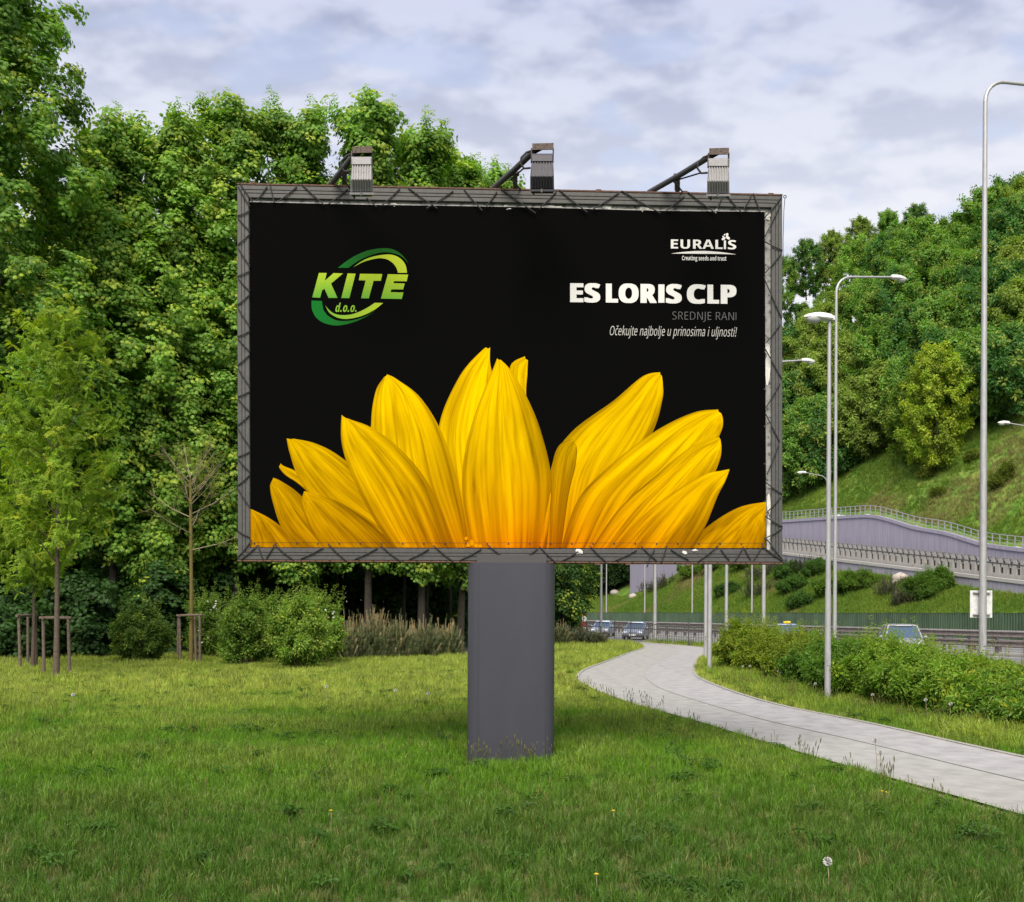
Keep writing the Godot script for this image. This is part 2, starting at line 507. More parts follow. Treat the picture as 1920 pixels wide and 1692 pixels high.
func leaf_meshes() -> void:
	rng.seed = 42
	for q in 3:
		var mb := MB.new()
		for i in 11:  # a spray of maple leaves, hung in layers round a twig
			var a := TAU * i / 11.0 * 2.4
			var r := 0.34 * sqrt(float(i) / 11.0)
			var p := Vector3(cos(a) * r, rng.randf_range(-0.10, 0.12) - r * 0.3, sin(a) * r)
			var d := (Vector3(cos(a), 0, sin(a)) + rdir() * 0.5 + Vector3(0, -0.55, 0)).normalized()
			var up := (Vector3.UP + Vector3(cos(a), 0, sin(a)) * 0.5 + rdir() * 0.35).normalized()
			mb.col = shade_of(0.16)
			maple_leaf(mb, p, d, up, rng.randf_range(0.12, 0.20))
		LEAF["maple%d" % q] = mb.mesh(M.leaf)
		mb = MB.new()
		for i in 16:  # the same seen from far off: broader clumps
			var dd := rdir(0.8)
			var p := dd * rng.randf_range(0.1, 0.5)
			var d := (dd + Vector3(0, -0.3, 0) + rdir() * 0.4).normalized()
			mb.col = shade_of(0.2)
			oval_leaf(mb, p, d, (Vector3.UP + rdir() * 0.6).normalized(), rng.randf_range(0.22, 0.40), rng.randf_range(0.16, 0.28))
		LEAF["far%d" % q] = mb.mesh(M.leaf)
		mb = MB.new()
		for i in 4:  # feathery compound leaves
			var dd := (rdir() + Vector3(0, -0.1, 0)).normalized()
			var s := dd.cross(Vector3.UP).normalized()
			for k in 9:
				var p := dd * (0.05 + 0.03 * k) + Vector3(0, -0.0012 * k * k, 0)
				for sg in [-1.0, 1.0]:
					mb.col = shade_of(0.15)
					oval_leaf(mb, p, (s * sg + dd * 0.5 + rdir() * 0.35).normalized(), (Vector3.UP + rdir() * 0.4).normalized(), 0.075, 0.036)
		LEAF["feather%d" % q] = mb.mesh(M.leaf)
		mb = MB.new()
		for i in 22:  # small oval leaves of a shrub on a short shoot
			var dd := rdir()
			var p := Vector3(0, rng.randf_range(-0.05, 0.18), 0) + dd * rng.randf_range(0.02, 0.13)
			mb.col = shade_of(0.18)
			oval_leaf(mb, p, (dd + Vector3(0, 0.35, 0)).normalized(), (Vector3.UP + rdir() * 0.7).normalized(), rng.randf_range(0.055, 0.095), rng.randf_range(0.03, 0.05))
		LEAF["shrub%d" % q] = mb.mesh(M.leaf)
		mb = MB.new()
		for i in 40:  # an upright shoot of a dwarf pine: needles round a stem
			var y := 0.42 * i / 40.0
			var a := i * 2.4
			var d := (Vector3(cos(a), 0, sin(a)) + Vector3(0, 1.1, 0)).normalized()
			var s := d.cross(Vector3.UP).normalized() * 0.006
			mb.col = shade_of(0.2)
			mb.flat(Vector3(0, y, 0) - s, Vector3(0, y, 0) + s, Vector3(0, y, 0) + d * 0.11, Vector3(cos(a), 0.3, sin(a)))
		LEAF["pine%d" % q] = mb.mesh(M.needle)
		mb = MB.new()
		for i in 16:  # a tuft of grass
			var a := rng.randf() * TAU
			var r := 0.05 * sqrt(rng.randf())
			var p := Vector3(cos(a) * r, 0, sin(a) * r)
			var lean := Vector3(cos(a + rng.randf_range(-1, 1)), 0, sin(a + rng.randf_range(-1, 1))) * rng.randf_range(0.02, 0.075)
			var h := rng.randf_range(0.06, 0.18)
			var w := Vector3(cos(a * 3.1), 0, sin(a * 3.1)) * rng.randf_range(0.0022, 0.004)
			var mid := p + lean * 0.35 + Vector3(0, h * 0.6, 0)
			var tip := p + lean + Vector3(0, h * (0.98 - 3.0 * lean.length()), 0)
			var up := w.cross(Vector3.UP) + Vector3(0, 0.02, 0)
			mb.col = shade_of(0.38)
			mb.flat(p - w, p + w, mid + w * 0.8, up)
			mb.flat(p - w, mid + w * 0.8, mid - w * 0.8, up)
			mb.flat(mid - w * 0.8, mid + w * 0.8, tip, up)
		LEAF["tuft%d" % q] = mb.mesh(M.grass)
		mb = MB.new()
		for i in 9:  # a low clover-like weed
			var a := i * 2.4
			var st := Vector3(cos(a), 0, sin(a)) * rng.randf_range(0.01, 0.09) + Vector3(0, rng.randf_range(0.05, 0.12), 0)
			mb.col = shade_of(0.15)
			for k in 3:
				var b := a + TAU * k / 3.0
				oval_leaf(mb, st, Vector3(cos(b), -0.15, sin(b)).normalized(), (Vector3.UP + rdir() * 0.3).normalized(), 0.045, 0.036)
		LEAF["weed%d" % q] = mb.mesh(M.leaf)
	var sd := MB.new()
	for i in 5:  # stalks of flowering grass
		var a := i * 2.4
		var top := Vector3(cos(a) * 0.05, rng.randf_range(0.22, 0.36), sin(a) * 0.05)
		sd.col = Color(0.7, 0.75, 0.6)
		sd.tube(PackedVector3Array([Vector3(cos(a) * 0.015, 0, sin(a) * 0.015), top * 0.6, top]), PackedFloat32Array([0.0016, 0.0014, 0.001]), 3, false)
		sd.col = Color(1.0, 0.85, 0.7)
		sd.blob(top, 0.005, 0.035, 0.005, 4)
	LEAF.stalk = sd.mesh(M.grass)


func turned(up: Vector3, p: Vector3, s: float) -> Transform3D:
	var x := up.cross(Vector3(cos(p.x * 91.0 + p.y * 57.0), 0.02, sin(p.x * 91.0 + p.y * 57.0))).normalized()
	var z := x.cross(up).normalized()
	return Transform3D(Basis(x * s, up * s, z * s), p)


func _ready() -> void:
	patch.seed = 7
	patch.frequency = 0.02
	patch.fractal_octaves = 3
	# --- camera: level, its lens shifted up ---
	var cam := Camera3D.new()
	cam.name = "camera"
	add_child(cam)
	cam.position = Vector3(0, EYE, 0)
	cam.rotation.z = ROLL
	cam.projection = Camera3D.PROJECTION_FRUSTUM
	cam.near = 0.1
	cam.far = 4000.0
	cam.size = 0.1 * 2.0 * 846.0 / F
	cam.frustum_offset = Vector2(0, 0.1 * 304.0 / F)
	cam.current = true
	# --- sky and sun ---
	var env := Environment.new()
	env.background_mode = Environment.BG_SKY
	env.sky = Sky.new()
	env.sky.sky_material = sky()
	env.tonemap_mode = Environment.TONE_MAPPER_LINEAR
	env.tonemap_exposure = 4.3
	env.sdfgi_enabled = true
	env.ssao_enabled = true
	env.ssil_enabled = true
	var we := WorldEnvironment.new()
	we.name = "environment"
	we.environment = env
	add_child(we)
	var sun := DirectionalLight3D.new()
	sun.name = "sun"
	sun.light_energy = 0.5
	sun.light_color = Color(1.0, 0.96, 0.88)
	sun.light_angular_distance = 42.0
	sun.shadow_enabled = true
	add_child(sun)
	sun.look_at_from_position(Vector3.ZERO, Vector3(0.10, -0.78, -0.62))
	# --- the large structure, then things, small details last ---
	paths()
	materials()
	leaf_meshes()
	ground()
	road()
	ramp_and_walls()
	billboard()
	floodlights()
	lamps()
	cars()
	path_fence()
	forest()
	young_trees()
	shrubs()
	hedge()
	hill_trees()
	berm_plants()
	grass()
	small_things()


func sky() -> PanoramaSkyMaterial:
	var w := 3072
	var h := 1536
	var im := Image.create(w, h, false, Image.FORMAT_RGBF)
	var big := FastNoiseLite.new()
	big.seed = 4
	big.frequency = 4.2
	big.fractal_octaves = 5
	big.fractal_gain = 0.6
	var bank := FastNoiseLite.new()
	bank.seed = 19
	bank.frequency = 1.5
	bank.fractal_octaves = 3
	var k := 1.0 / 4.3
	for y in h:
		var el := PI * (0.5 - (y + 0.5) / h)
		if el < -0.01:
			im.fill_rect(Rect2i(0, y, w, h - y), Color(0.11 * k, 0.13 * k, 0.07 * k))
			break
		var g := smoothstep(deg_to_rad(13.0), deg_to_rad(35.0), el)
		var bright := Color(0.96, 0.965, 1.0).lerp(Color(0.63, 0.68, 0.87), g)
		var dark := Color(0.84, 0.87, 0.97).lerp(Color(0.36, 0.41, 0.60), g)
		var hole := Color(0.74, 0.82, 0.98).lerp(Color(0.47, 0.57, 0.85), g)
		for x in w:
			var a := TAU * (x + 0.5) / w
			var s := cos(el) / (sin(el) + 0.16)
			var px := sin(a) * s
			var pz := -cos(a) * s
			var n1 := big.get_noise_2d(px * 1.05, pz * 1.7)
			var n2 := bank.get_noise_2d(px * 1.2 + 40.0, pz * 2.0)
			var m := clampf(0.60 + 1.2 * n1 + 0.6 * n2, 0.0, 1.0)
			m = m * m * (3.0 - 2.0 * m)
			var c := dark.lerp(bright, m)
			var hl := smoothstep(0.18, 0.5, bank.get_noise_2d(px * 2.3 - 9.0, pz * 3.0 + 5.0) - 0.4 * n1)
			c = c.lerp(hole, hl * 0.55)
			im.set_pixel(x, y, Color(c.r * k, c.g * k, c.b * k))
	var sm := PanoramaSkyMaterial.new()
	sm.panorama = ImageTexture.create_from_image(im)
	return sm


func paths() -> void:
	# borders of the path: x along the depth
	pts_left = PackedVector2Array([Vector2(1.5, 5.9), Vector2(8.84, 4.42), Vector2(12.8, 3.6), Vector2(16.6, 2.95), Vector2(19.5, 2.34), Vector2(23.7, 1.85), Vector2(27.5, 1.78), Vector2(31.1, 2.19), Vector2(35.7, 3.16), Vector2(44.8, 5.1), Vector2(54, 7.0), Vector2(60, 6.6), Vector2(67, 4.9), Vector2(95, -2.4)])
	pts_seam = PackedVector2Array([Vector2(1.5, 7.2), Vector2(8.84, 5.72), Vector2(10.7, 5.33), Vector2(14.2, 4.68), Vector2(16.5, 4.16), Vector2(20, 3.72), Vector2(23.7, 3.45), Vector2(28.7, 3.74), Vector2(33.6, 4.6), Vector2(40, 6.05), Vector2(48, 7.8), Vector2(56, 8.5), Vector2(60, 7.7), Vector2(67, 5.9), Vector2(95, -1.4)])
	pts_right = PackedVector2Array([Vector2(1.5, 8.4), Vector2(8.84, 6.95), Vector2(12.44, 6.22), Vector2(16.4, 5.65), Vector2(19.2, 5.1), Vector2(23.2, 4.92), Vector2(28, 5.1), Vector2(32, 5.7), Vector2(39.5, 7.2), Vector2(46, 8.8), Vector2(53, 9.85), Vector2(60, 8.35), Vector2(67, 6.55), Vector2(95, -0.6)])
	pts_left = smoothed(pts_left)
	pts_seam = smoothed(pts_seam)
	pts_right = smoothed(pts_right)

func smoothed(p: PackedVector2Array) -> PackedVector2Array:
	var out := PackedVector2Array()
	for i in p.size() - 1:
		var a := p[maxi(i - 1, 0)]
		var d := p[mini(i + 2, p.size() - 1)]
		var n := maxi(1, int((p[i + 1].x - p[i].x) / 0.6))
		for k in n:
			var t := float(k) / n
			# a cubic through the points, its slopes taken from the neighbours
			var h := p[i + 1].x - p[i].x
			var m0 := (p[i + 1].y - a.y) / maxf(p[i + 1].x - a.x, 0.001) * h
			var m1 := (d.y - p[i].y) / maxf(d.x - p[i].x, 0.001) * h
			var t2 := t * t
			var t3 := t2 * t
			out.append(Vector2(p[i].x + h * t, (2 * t3 - 3 * t2 + 1) * p[i].y + (t3 - 2 * t2 + t) * m0 + (-2 * t3 + 3 * t2) * p[i + 1].y + (t3 - t2) * m1))
	out.append(p[p.size() - 1])
	return out


func strip(a: PackedVector2Array, b: PackedVector2Array, da: float, db: float, y: float, y2: float, from := 1.5, to := 95.0) -> MB:
	# a sheet between two borders, each moved sideways
	var mb := MB.new()
	var d := from
	while d < to:
		var e := minf(d + 0.5, to)
		mb.quad(Vector3(curve(a, d) + da, y, -d), Vector3(curve(b, d) + db, y2, -d), Vector3(curve(b, e) + db, y2, -e), Vector3(curve(a, e) + da, y, -e), Vector3.UP)
		d = e
	return mb

func ground() -> void:
	# base sheet to the horizon
	var mb := MB.new()
	mb.quad(Vector3(-1800, -1.6, 1800), Vector3(1800, -1.6, 1800), Vector3(1800, -1.6, -1800), Vector3(-1800, -1.6, -1800), Vector3.UP)
	setting("ground", mb.mesh(M.far_ground), "wide ground under and beyond the lawn, road and hills")
	# lawn, as far as the road
	mb = MB.new()
	var rows := 160
	var cols := 90
	var p := []
	for i in rows + 1:
		var d := -14.0 + 150.0 * pow(float(i) / rows, 1.25)
		var xm := (24.1 - 0.254 * d) / 0.967
		var row := []
		for j in cols + 1:
			var x := lerpf(-75.0, xm, float(j) / cols) if j < cols else xm
			row.append(Vector3(x, lawn(x, -d), -d))
		p.append(row)
	for i in rows:
		for j in cols:
			mb.quad(p[i][j], p[i][j + 1], p[i + 1][j + 1], p[i + 1][j], Vector3.UP)
	setting("lawn", mb.mesh(M.lawn_soil), "mown lawn round the billboard and up to the trees", "lawn")
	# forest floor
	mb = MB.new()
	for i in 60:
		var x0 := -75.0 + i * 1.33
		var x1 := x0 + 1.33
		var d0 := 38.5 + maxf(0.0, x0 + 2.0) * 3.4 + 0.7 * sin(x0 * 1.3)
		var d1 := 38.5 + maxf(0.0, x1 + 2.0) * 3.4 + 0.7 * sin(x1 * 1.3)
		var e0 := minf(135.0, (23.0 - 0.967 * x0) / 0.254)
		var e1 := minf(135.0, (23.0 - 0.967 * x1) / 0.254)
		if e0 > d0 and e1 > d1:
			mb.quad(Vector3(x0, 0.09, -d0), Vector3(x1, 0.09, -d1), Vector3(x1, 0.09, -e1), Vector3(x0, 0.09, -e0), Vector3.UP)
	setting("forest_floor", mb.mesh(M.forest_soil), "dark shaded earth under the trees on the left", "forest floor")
	# path: bike lane, footway, edging, worn earth
	setting("bike_lane", strip(pts_left, pts_seam, 0.05, -0.02, 0.03, 0.03).mesh(M.bike_lane), "smooth greenish grey lane on the lawn side of the path", "path")
	setting("footway", strip(pts_seam, pts_right, 0.02, -0.05, 0.034, 0.034).mesh(M.footway), "lilac grey slab footway on the hedge side of the path", "path")
	var edges := MB.new()
	for q in [[pts_left, -0.04, 0.05, 0.045], [pts_seam, -0.02, 0.02, 0.036], [pts_right, -0.05, 0.04, 0.045]]:
		var m1 := strip(q[0], q[0], q[1], q[2], q[3], q[3])
		edges.v.append_array(m1.v)
		edges.n.append_array(m1.n)
		edges.c.append_array(m1.c)
	setting("path_edging", edges.mesh(M.edging), "thin pale concrete edging along both sides and middle of the path", "path edging")
	var worn := strip(pts_right, pts_right, 0.0, 0.22, 0.022, 0.0)
	var w2 := strip(pts_left, pts_left, -0.12, 0.0, 0.0, 0.022)
	worn.v.append_array(w2.v)
	worn.n.append_array(w2.n)
	worn.c.append_array(w2.c)
	setting("worn_earth", worn.mesh(M.sand), "bare sandy earth along the edges of the path", "earth")
	# berm and hillside
	mb = MB.new()
	var os := [47.6, 48.6, 50, 51.5, 53, 54.5, 56, 57.5, 59, 60, 62, 64, 66, 68, 70.4]
	for i in 74:
		var t0 := -60.0 + i * 4.0
		for j in os.size() - 1:
			mb.quad(bp3(t0, os[j]), bp3(t0, os[j + 1]), bp3(t0 + 4, os[j + 1]), bp3(t0 + 4, os[j]), Vector3.UP)
	setting("roadside_bank", mb.mesh(M.hill_grass), "grassy bank between the green barrier and the ramp wall", "bank")
	mb = MB.new()
	var grid := []
	for i in 100:
		var t := -60.0 + i * 3.0
		var row := []
		for j in 60:
			var o := 70.4 + 150.0 * pow(j / 59.0, 1.3)
			row.append(rp(t, o, hill(t, o)))
		grid.append(row)
	for i in 99:
		for j in 59:
			mb.quad(grid[i][j], grid[i][j + 1], grid[i + 1][j + 1], grid[i + 1][j], Vector3.UP)
	setting("hillside", mb.mesh(M.hill_grass), "steep grassy hillside above the lilac wall", "hill")

func bp3(t: float, o: float) -> Vector3:
	return rp(t, o, berm(t, o) + 0.15 * patch.get_noise_2d(t * 8, o * 8))


func road() -> void:
	var mb := MB.new()
	mb.quad(rp(-60, 24.4, -0.3), rp(-60, 47.2, -0.3), rp(260, 47.2, -0.3), rp(260, 24.4, -0.3), Vector3.UP)
	setting("road", mb.mesh(M.asphalt), "wide grey dual carriageway beyond the path", "road")
	mb = MB.new()
	for o in [25.0, 36.2, 39.6, 46.4]:
		mb.quad(rp(-60, o, -0.296), rp(-60, o + 0.15, -0.296), rp(260, o + 0.15, -0.296), rp(260, o, -0.296), Vector3.UP)
	for o in [28.6, 32.4, 43.0]:
		var t := -50.0
		while t < 240.0:
			mb.quad(rp(t, o, -0.296), rp(t, o + 0.12, -0.296), rp(t + 3, o + 0.12, -0.296), rp(t + 3, o, -0.296), Vector3.UP)
			t += 9.0
	setting("road_markings", mb.mesh(M.marking), "white edge and lane lines on the carriageway", "road markings")
	var i := 0
	mb = MB.new()
	mb.bar(rp(-60, 24.25, -0.23), rp(260, 24.25, -0.23), 0.3, 0.5)
	setting("kerb", mb.mesh(M.kerb), "pale concrete kerb on the near side of the road", "kerb")
	mb = MB.new()
	mb.bar(rp(-60, 37.9, -0.32), rp(260, 37.9, -0.32), 2.6, 0.28)
	setting("median_strip", mb.mesh(M.kerb), "concrete strip between the two carriageways", "median")
	# two crash barriers on the median
	for q in [[37.0, "steel crash barrier on the near edge of the road median"], [38.9, "steel crash barrier on the far edge of the road median"]]:
		var b := thing("crash_barrier", q[1], "crash barrier", rp(40, q[0], -0.18), 0.0, "crash barriers on the median")
		var rail := MB.new()
		for hh in [0.98, 0.5]:
			var prof := [Vector2(0, -0.16), Vector2(0.05, -0.12), Vector2(0.0, -0.03), Vector2(0.0, 0.03), Vector2(0.05, 0.12), Vector2(0, 0.16)]
			for s in 5:
				var u0: Vector2 = prof[s]
				var u1: Vector2 = prof[s + 1]
				for sg in [-1.0, 1.0]:
					var k = -0.09 * sg
					var a := rp(20, q[0] + k - u0.x * sg, -0.18 + hh + u0.y)
					var c := rp(20, q[0] + k - u1.x * sg, -0.18 + hh + u1.y)
					var a2 := rp(200, q[0] + k - u0.x * sg, -0.18 + hh + u0.y)
					var c2 := rp(200, q[0] + k - u1.x * sg, -0.18 + hh + u1.y)
					rail.quad(a - b.position, c - b.position, c2 - b.position, a2 - b.position, rp(0, -sg, 0))
		put("rail", rail.mesh(M.rail_rust if q[0] < 38 else M.rail_steel), b)
		var pm := MB.new()
		pm.box(Vector3(0, 0.55, 0), Vector3(0.14, 1.14, 0.10), Basis(Vector3.UP, 0.257))
		var pmesh := pm.mesh(M.rail_rust)
		for k in 90:
			put("post", pmesh, b, rp(20 + k * 2.0, q[0], -0.18) - b.position)
	# green noise barrier: ribbed panels between posts
	var gb := thing("noise_barrier", "long green ribbed noise barrier on the far side of the road", "barrier", rp(80, 47.4, -0.3))
	var panel := MB.new()
	var u := rp(1, 0, 0)
	var w := rp(0, 1, 0)
	for k in 16:
		var a := u * (k * 0.25)
		var b1 := u * (k * 0.25 + 0.10)
		var c1 := u * (k * 0.25 + 0.13)
		var d1 := u * (k * 0.25 + 0.22)
		var e1 := u * (k * 0.25 + 0.25)
		var q := -w * 0.05
		for f in [[a + q, b1 + q], [b1 + q, c1], [c1, d1], [d1, e1 + q]]:
			panel.quad(f[0], f[1], f[1] + Vector3(0, 2.0, 0), f[0] + Vector3(0, 2.0, 0), -w)
	panel.quad(w * 0.06, u * 4 + w * 0.06, u * 4 + w * 0.06 + Vector3(0, 2, 0), w * 0.06 + Vector3(0, 2, 0), w)
	panel.quad(Vector3(0, 2, 0) - w * 0.05, u * 4 + Vector3(0, 2, 0) - w * 0.05, u * 4 + Vector3(0, 2, 0) + w * 0.06, Vector3(0, 2, 0) + w * 0.06, Vector3.UP)
	var panel_mesh := panel.mesh(M.green_panel)
	var postm := MB.new()
	postm.box(Vector3(0, 1.02, 0), Vector3(0.1, 2.08, 0.18), Basis(Vector3.UP, 0.257))
	var post_mesh := postm.mesh(M.green_panel)
	var foot := MB.new()
	foot.bar(rp(20, 47.36, 0) - gb.position + Vector3(0, -0.3, 0), rp(220, 47.36, 0) - gb.position + Vector3(0, -0.3, 0), 0.3, 0.7)
	put("base", foot.mesh(M.kerb), gb)
	for k in 50:
		put("panel", panel_mesh, gb, rp(20 + k * 4.0, 47.4, -0.1) - gb.position)
		put("post", post_mesh, gb, rp(20 + k * 4.0, 47.4, -0.1) - gb.position - w * 0.02)


func ramp_and_walls() -> void:
	# lower wall with the ramp's edge
	var ts := PackedFloat32Array()
	var t := 28.0
	while t < 154.0:
		ts.append(t)
		t += 3.0
	ts.append(154.0)
	var lw := thing("ramp_wall", "lilac grey retaining wall carrying the ramp above the grassy bank", "retaining wall", rp(90, 60, 0))
	var o := lw.position
	var face := MB.new()
	var cop := MB.new()
	for i in ts.size() - 1:
		var a := ts[i]
		var b := ts[i + 1]
		face.quad(rp(a, 60, -1) - o, rp(b, 60, -1) - o, rp(b, 60, ramp(b)) - o, rp(a, 60, ramp(a)) - o, rp(0, -1, 0))
		for q in [[59.9, 60.35, 0.28], [59.9, 59.9, 0.0]]:
			if q[2] > 0.1:
				cop.quad(rp(a, q[0], ramp(a) + 0.28) - o, rp(b, q[0], ramp(b) + 0.28) - o, rp(b, q[1], ramp(b) + 0.28) - o, rp(a, q[1], ramp(a) + 0.28) - o, Vector3.UP)
			else:
				cop.quad(rp(a, 59.9, ramp(a)) - o, rp(b, 59.9, ramp(b)) - o, rp(b, 59.9, ramp(b) + 0.28) - o, rp(a, 59.9, ramp(a) + 0.28) - o, rp(0, -1, 0))
		cop.quad(rp(a, 59.9, ramp(a)) - o, rp(b, 59.9, ramp(b)) - o, rp(b, 60.0, ramp(b)) - o, rp(a, 60.0, ramp(a)) - o, Vector3.DOWN)
		cop.quad(rp(a, 60.35, ramp(a)) - o, rp(b, 60.35, ramp(b)) - o, rp(b, 60.35, ramp(b) + 0.28) - o, rp(a, 60.35, ramp(a) + 0.28) - o, rp(0, 1, 0))
	face.quad(rp(154, 60, -1) - o, rp(154, 70, -1) - o, rp(154, 70, ramp(154)) - o, rp(154, 60, ramp(154)) - o, rp(1, 0, 0))
	put("wall_face", face.mesh(M.lilac_wall), lw)
	put("coping", cop.mesh(M.coping), lw)
	var deck := MB.new()
	for i in ts.size() - 1:
		deck.quad(rp(ts[i], 60.2, ramp(ts[i]) + 0.01), rp(ts[i + 1], 60.2, ramp(ts[i + 1]) + 0.01), rp(ts[i + 1], 70, ramp(ts[i + 1]) + 0.01), rp(ts[i], 70, ramp(ts[i]) + 0.01), Vector3.UP)
	setting("ramp_road", deck.mesh(M.asphalt), "road surface of the ramp between the two lilac walls", "road")
	# barriers of the ramp: posts with slots between, rail on top; near and far side
	for q in [[60.7, "slotted pale barrier along the near edge of the ramp", 130], [69.0, "slotted pale barrier along the far edge of the ramp", 130]]:
		var b := thing("ramp_barrier", q[1], "barrier", rp(90, q[0], ramp(90)), 0.0, "barriers of the ramp")
		var low := MB.new()
		var top := MB.new()
		var back := MB.new()
		for i in ts.size() - 1:
			var a := rp(ts[i], q[0], ramp(ts[i])) - b.position
			var c := rp(ts[i + 1], q[0], ramp(ts[i + 1])) - b.position
			low.bar(a + Vector3(0, 0.3, 0), c + Vector3(0, 0.3, 0), 0.22, 0.6)
			back.bar(a + rp(0, 0.2, 0.86), c + rp(0, 0.2, 0.86), 0.05, 0.5)
			top.bar(a + Vector3(0, 1.42, 0), c + Vector3(0, 1.42, 0), 0.16, 0.12)
		put("parapet", low.mesh(M.concrete), b)
		put("guide_rail", back.mesh(M.fence_steel), b)
		put("top_rail", top.mesh(M.fence_steel if q[0] < 65 else M.rail_steel), b)
		var pm := MB.new()
		pm.box(Vector3(0, 0.74, 0), Vector3(0.2, 1.3, 0.5), Basis(Vector3.UP, 0.257))
		var pmesh := pm.mesh(M.concrete)
		for k in 100:
			var tt := 54.0 + k * 0.95
			put("post", pmesh, b, rp(tt, q[0], ramp(tt)) - b.position + Vector3(0, -0.04, 0))
	# upper wall
	var uw := thing("upper_wall", "tall lilac retaining wall with a humped top below the hillside", "retaining wall", rp(100, 70, 0))
	o = uw.position
	face = MB.new()
	cop = MB.new()
	var us := PackedFloat32Array()
	for i in 125:
		us.append(30.0 + i)
	for i in us.size() - 1:
		var a := us[i]
		var b := us[i + 1]
		var wa := wall_top(a)
		var wb := wall_top(b)
		face.quad(rp(a, 70, ramp(a) - 0.5) - o, rp(b, 70, ramp(b) - 0.5) - o, rp(b, 70, wb) - o, rp(a, 70, wa) - o, rp(0, -1, 0))
		for k in [[69.88, wa - 0.3, wb - 0.3, 69.88, wa + 0.05, wb + 0.05, rp(0, -1, 0)], [69.88, wa + 0.05, wb + 0.05, 70.5, wa + 0.05, wb + 0.05, Vector3.UP], [69.88, wa - 0.3, wb - 0.3, 70.0, wa - 0.3, wb - 0.3, Vector3.DOWN]]:
			cop.quad(rp(a, k[0], k[1]) - o, rp(b, k[0], k[2]) - o, rp(b, k[3], k[5]) - o, rp(a, k[3], k[4]) - o, k[6])
	put("wall_face", face.mesh(M.lilac_wall), uw)
	put("coping", cop.mesh(M.lilac_wall), uw)
	# railing on top
	var rl := thing("wall_railing", "thin grey railing following the top of the tall lilac wall", "railing", rp(100, 70.1, wall_top(100)))
	o = rl.position
	var hs := [0.35, 0.7, 1.1]
	for h in hs:
		var mb := MB.new()
		for i in range(20, us.size() - 1):
			mb.bar(rp(us[i], 70.1, wall_top(us[i]) + h) - o, rp(us[i + 1], 70.1, wall_top(us[i + 1]) + h) - o, 0.05, 0.07 if h > 1 else 0.045)
		put("rail", mb.mesh(M.galvanised), rl)
	var pm := MB.new()
	pm.box(Vector3(0, 0.55, 0), Vector3(0.08, 1.1, 0.09), Basis(Vector3.UP, 0.257))
	var pmesh := pm.mesh(M.galvanised)
	var tt := 52.0
	while tt < 150.0:
		put("post", pmesh, rl, rp(tt, 70.1, wall_top(tt)) - o)
		tt += 1.0

func wall_top(t: float) -> float:
	var s := 0.0
	for k in 5:
		s += curve(WALLTOP, t + (k - 2) * 0.9)
	return s / 5.0


# ---------- the billboard ----------
const YAW := 0.0367
var BASE := Vector3(0, 0, -11.87)
var NORM := Vector3(0.0367, 0, 0.99933)

func bp(x: float, y: float, off := 0.0) -> Vector3:
	# the point of the board's plane (moved off in front) at that place, from the board's base
	var dir := at(x, y, 1.0) - Vector3(0, EYE, 0)
	var p0 := BASE + NORM * off - Vector3(0, EYE, 0)
	return Vector3(0, EYE, 0) + dir * (p0.dot(NORM) / dir.dot(NORM)) - BASE

func board_bar(mb: MB, a: Vector2, b: Vector2, ia: Vector2, ib: Vector2) -> void:
	# one mitred bar of the frame, from its outer edge (a to b) to its inner edge, with shallow ribs
	var prof := [Vector2(0.0, -0.26), Vector2(0.0, -0.012), Vector2(0.05, 0.0), Vector2(0.34, 0.0), Vector2(0.36, -0.012), Vector2(0.385, -0.012), Vector2(0.405, 0.0), Vector2(0.60, 0.0), Vector2(0.62, -0.012), Vector2(0.645, -0.012), Vector2(0.665, 0.0), Vector2(0.95, 0.0), Vector2(1.0, -0.012), Vector2(1.0, -0.2)]
	for i in prof.size() - 1:
		var p: Vector2 = prof[i]
		var q: Vector2 = prof[i + 1]
		var p0 := a.lerp(ia, p.x)
		var p1 := b.lerp(ib, p.x)
		var q0 := a.lerp(ia, q.x)
		var q1 := b.lerp(ib, q.x)
		var out := NORM
		if i == 0:
			out = bp(a.x, a.y) - bp(ia.x, ia.y)
		elif i == prof.size() - 2:
			out = bp(ia.x, ia.y) - bp(a.x, a.y)
		mb.quad(bp(p0.x, p0.y) + NORM * p.y, bp(p1.x, p1.y) + NORM * p.y, bp(q1.x, q1.y) + NORM * q.y, bp(q0.x, q0.y) + NORM * q.y, out)
	mb.quad(bp(a.x, a.y) - NORM * 0.26, bp(b.x, b.y) - NORM * 0.26, bp(ib.x, ib.y) - NORM * 0.26, bp(ia.x, ia.y) - NORM * 0.26, -NORM)

